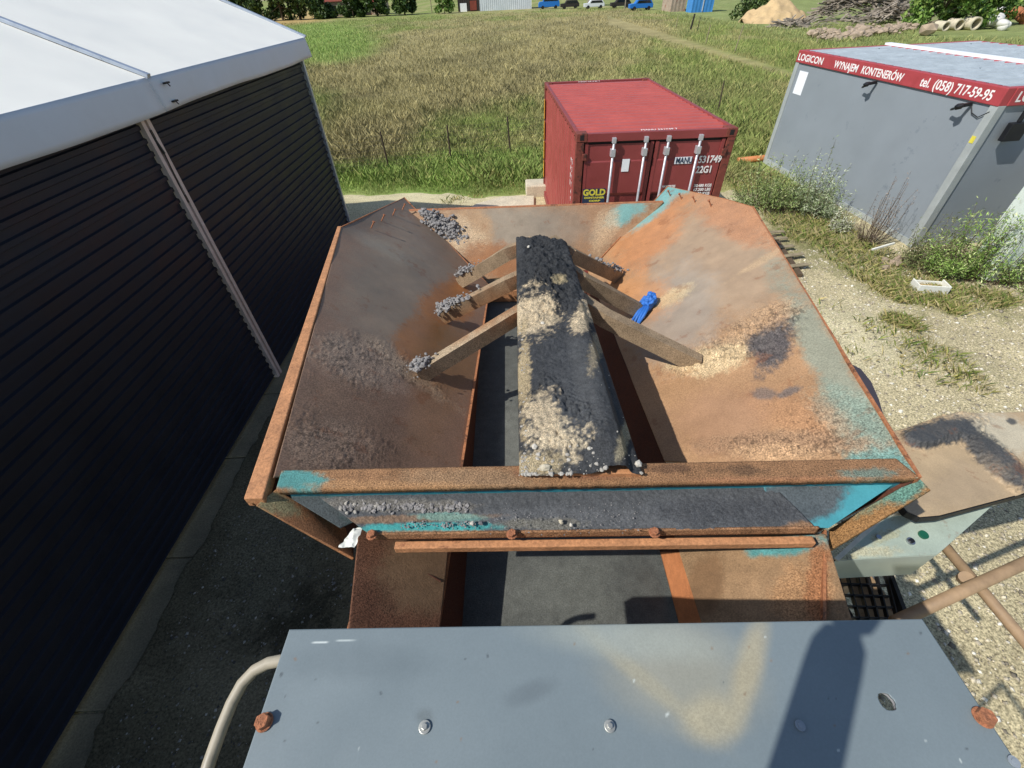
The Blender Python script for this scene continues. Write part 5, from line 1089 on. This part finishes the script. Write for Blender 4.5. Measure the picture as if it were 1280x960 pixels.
# timber pile: hundreds of boards, one heap
mb = MB(); rr = random.Random(3)
for k, (x, y, n, sx, hh_) in enumerate(((1075, 24, 620, 6.6, 4.6), (992, 34, 70, 2.6, .8), (1110, 30, 120, 4.5, 1.8))):
    c = atz(x, y, -4.3)
    for i in range(n):
        u = rr.gauss(0, .42); v = rr.gauss(0, .35); z = max(.05, hh_*(1-min(1, (u*u+v*v)**.5))*rr.uniform(.5, 1)); p = c+A3(u*sx, v*3, z)
        a = rr.gauss(0, .55) if rr.random() < .75 else rr.uniform(0, 3.1); L = rr.uniform(1.2, 3.6); d = A3(math.cos(a), math.sin(a)*.8, rr.gauss(0, .22))*L/2
        mb.bar(p-d, p+d, rr.uniform(.08, .22), rr.uniform(.03, .12))
tp = mb.build('timber_pile', mat('timber', '9A8F80', rough=.9, vary=.5, scale=.9, bump=.3), None); tag(tp, kind='stuff')
mb = MB(); rr = random.Random(5)
for (x, y, sx, sy, n, s0, s1) in ((1036, 42, 18, 5, 50, .15, .5), (1072, 42, 14, 5, 30, .2, .6), (1100, 36, 26, 4, 50, .15, .45), (1130, 34, 12, 3, 20, .2, .5)):
    for i in range(n*2): mb.rock(atz(rr.gauss(x, sx*.6), rr.gauss(y, sy*.6), -4.2+rr.random()*.3), s0*.6+(s1*1.1-s0*.6)*rr.random()**3, rr.randint(0, 9999), .6)
tag(mb.build('rubble_pile', 'rubble', None), kind='stuff')
for k, (x, y, r, lab) in enumerate(((1180, 39, .34, 'leftmost concrete pipe ring lying right of the rubble'), (1196, 38, .40, 'middle concrete pipe ring lying right of the rubble'), (1216, 38, .46, 'rightmost and largest of the concrete pipe rings, next to the white bags'))):
    c = atz(x, y, -4.3)+A3(0, 0, r); n = 24; vs = []; fs = []
    for q, (rr_, yy) in enumerate(((r, 0), (r, 1.2), (r*.78, 1.2), (r*.78, 0))):
        for i in range(n): a = 6.283*i/n; vs.append((c[0]+rr_*math.cos(a), c[1]+yy, c[2]+rr_*math.sin(a)))
    for q in range(4):
        for i in range(n): fs.append((q*n+i, q*n+(i+1) % n, ((q+1) % 4)*n+(i+1) % n, ((q+1) % 4)*n+i))
    o = MB().add(vs, fs).build('pipe_ring', 'concrete', None, smooth=False); tag(o, lab, 'pipe', 'concrete pipe rings')
tag(MB().rock(atz(1160, 37, -3.9), .8, 9).build('boulder', 'rubble', None), 'grey brown boulder left of the concrete pipe rings', 'boulder')
for k, (x, y, r, mt, lab) in enumerate(((1238, 36, .85, 'bag_white', 'white bulk bag at the front left of the bags'), (1247, 22, .8, 'bag_white', 'white bulk bag stacked behind the front white one'), (1262, 24, .9, 'bag_orange', 'orange brown bulk bag right of the white ones'), (1278, 30, .9, 'bag_orange', 'orange brown bulk bag at the right edge of the photo'), (1252, 38, .6, 'bag_white', 'small slumped white bag in front of the orange ones'))):
    c = atz(x, y, -4.3); mb = MB(); n = 12; rings = []
    r_ = random.Random(k)
    for q in range(5): mb.rock(c+A3(r_.uniform(-.45, .45)*r, r_.uniform(-.3, .3)*r, r*r_.uniform(.3, .8)), r*r_.uniform(.7, 1.1), k*7+q)
    o = mb.build('bulk_bag', mt, None, smooth=True); sdm = o.modifiers.new('sub', 'SUBSURF'); sdm.levels = 1; sdm.render_levels = 1; tag(o, lab, 'bag', 'bulk bags at the top right')

# ================================================================== PHOTOGRAPHER (behind the lens; the arm's shadow lies on the cover)
def skin(name, joints, edges, rad, mt, parent=None, lvl=1):
    me = bpy.data.meshes.new(name); me.from_pydata([tuple(j) for j in joints], edges, []); o = link(name, me, MATS[mt], parent)
    md = o.modifiers.new('skin', 'SKIN'); md.use_smooth_shade = True
    for i, r in enumerate(rad): v = me.skin_vertices[0].data[i]; v.radius = (r, r) if not isinstance(r, tuple) else r; v.use_root = (i == 0)
    s = o.modifiers.new('sub', 'SUBSURF'); s.levels = lvl; s.render_levels = lvl; return o
px_, py_ = -.20, -.72
pe = empty('person', (px_, py_, -1.95), 'person standing behind the engine cover in dark work clothes holding up a phone', 'person')
J = [(px_, py_, -.98), (px_, py_, -.75), (px_, py_, -.5), (px_, py_+.02, -.38), (px_, py_+.03, -.27), (px_+.0, py_+.05, -.14),
     (px_-.2, py_, -.46), (px_-.22, py_+.28, -.14), (-.20, -.10, .005), (px_+.2, py_, -.46), (px_+.24, py_-.02, -.76), (px_+.2, py_+.12, -.98),
     (px_-.1, py_, -1.05), (px_-.11, py_+.03, -1.45), (px_-.11, py_, -1.88), (px_+.1, py_, -1.05), (px_+.11, py_+.03, -1.45), (px_+.11, py_, -1.88), (px_-.11, py_+.14, -1.91), (px_+.11, py_+.14, -1.91)]
E_ = [(0, 1), (1, 2), (2, 3), (3, 4), (4, 5), (3, 6), (6, 7), (7, 8), (3, 9), (9, 10), (10, 11), (0, 12), (12, 13), (13, 14), (0, 15), (15, 16), (16, 17), (14, 18), (17, 19)]
rd = [.15, .14, .15, .08, .06, .10, .07, .052, .046, .07, .048, .036, .09, .07, .05, .09, .07, .05, .045, .045]
skin('body', J, E_, rd, 'cloth_dark', pe)
for k, (wr, tg) in enumerate((((-.21, -.11, .005), (-.10, -.045, .005)), ((px_+.2, py_+.12, -.98), (px_+.2, py_+.18, -1.08)))):
    w0, t0 = A3(*wr), A3(*tg); hj = [w0, w0*.5+t0*.5, t0]; he = [(0, 1), (1, 2)]; hr_ = [.042, .042, .036]
    for f in range(4): b0_ = len(hj); hj += [t0+A3(0, .0, .03-f*.018)+(t0-w0)*.15, t0+A3((.02 if k == 0 else -.02), .012, .03-f*.018)]; he += [(2, b0_), (b0_, b0_+1)]; hr_ += [.010, .008]
    skin('hand', hj, he, hr_, 'skin', pe)
mb = MB(); fw = ROT@A3(0, 0, 1)
mb.obox(ROT@A3(0, 0, 0)+fw*.012, ROT@A3(1, 0, 0), ROT@A3(0, 1, 0), fw, (-.10, -.045, 0), (.06, .03, .009))
ph = mb.build('phone', 'black_plastic', None, bevel=.002); tag(ph, 'black smartphone held in the left hand above the engine cover', 'phone')
# platform and overhead guard of the work place, all behind and above the viewer
pf = empty('work_platform', (.1, -.9, -4.3), 'steel service platform with guard frame behind the engine cover', 'platform')
mb = MB(); mb.box((-.7, -1.4, -2.0), (.9, -.47, -1.955)); mb.build('deck', 'black_steel', pf)
mb = MB()
for x in (-.68, .88):
    for y in (-1.38, -.5): mb.tube([(x, y, -4.3), (x, y, -2.0)], .03, 10)
mb.build('leg', 'rail_paint', pf)
mb = MB()
for a_, b_ in (((-.68, -1.38), (.88, -1.38)), ((.88, -1.38), (.88, -.55))): mb.tube([A3(*a_, -1.955), A3(*a_, -.9), A3(*b_, -.9), A3(*b_, -1.955)], .02, 8)
mb.build('guard_rail', 'rail_paint', pf)
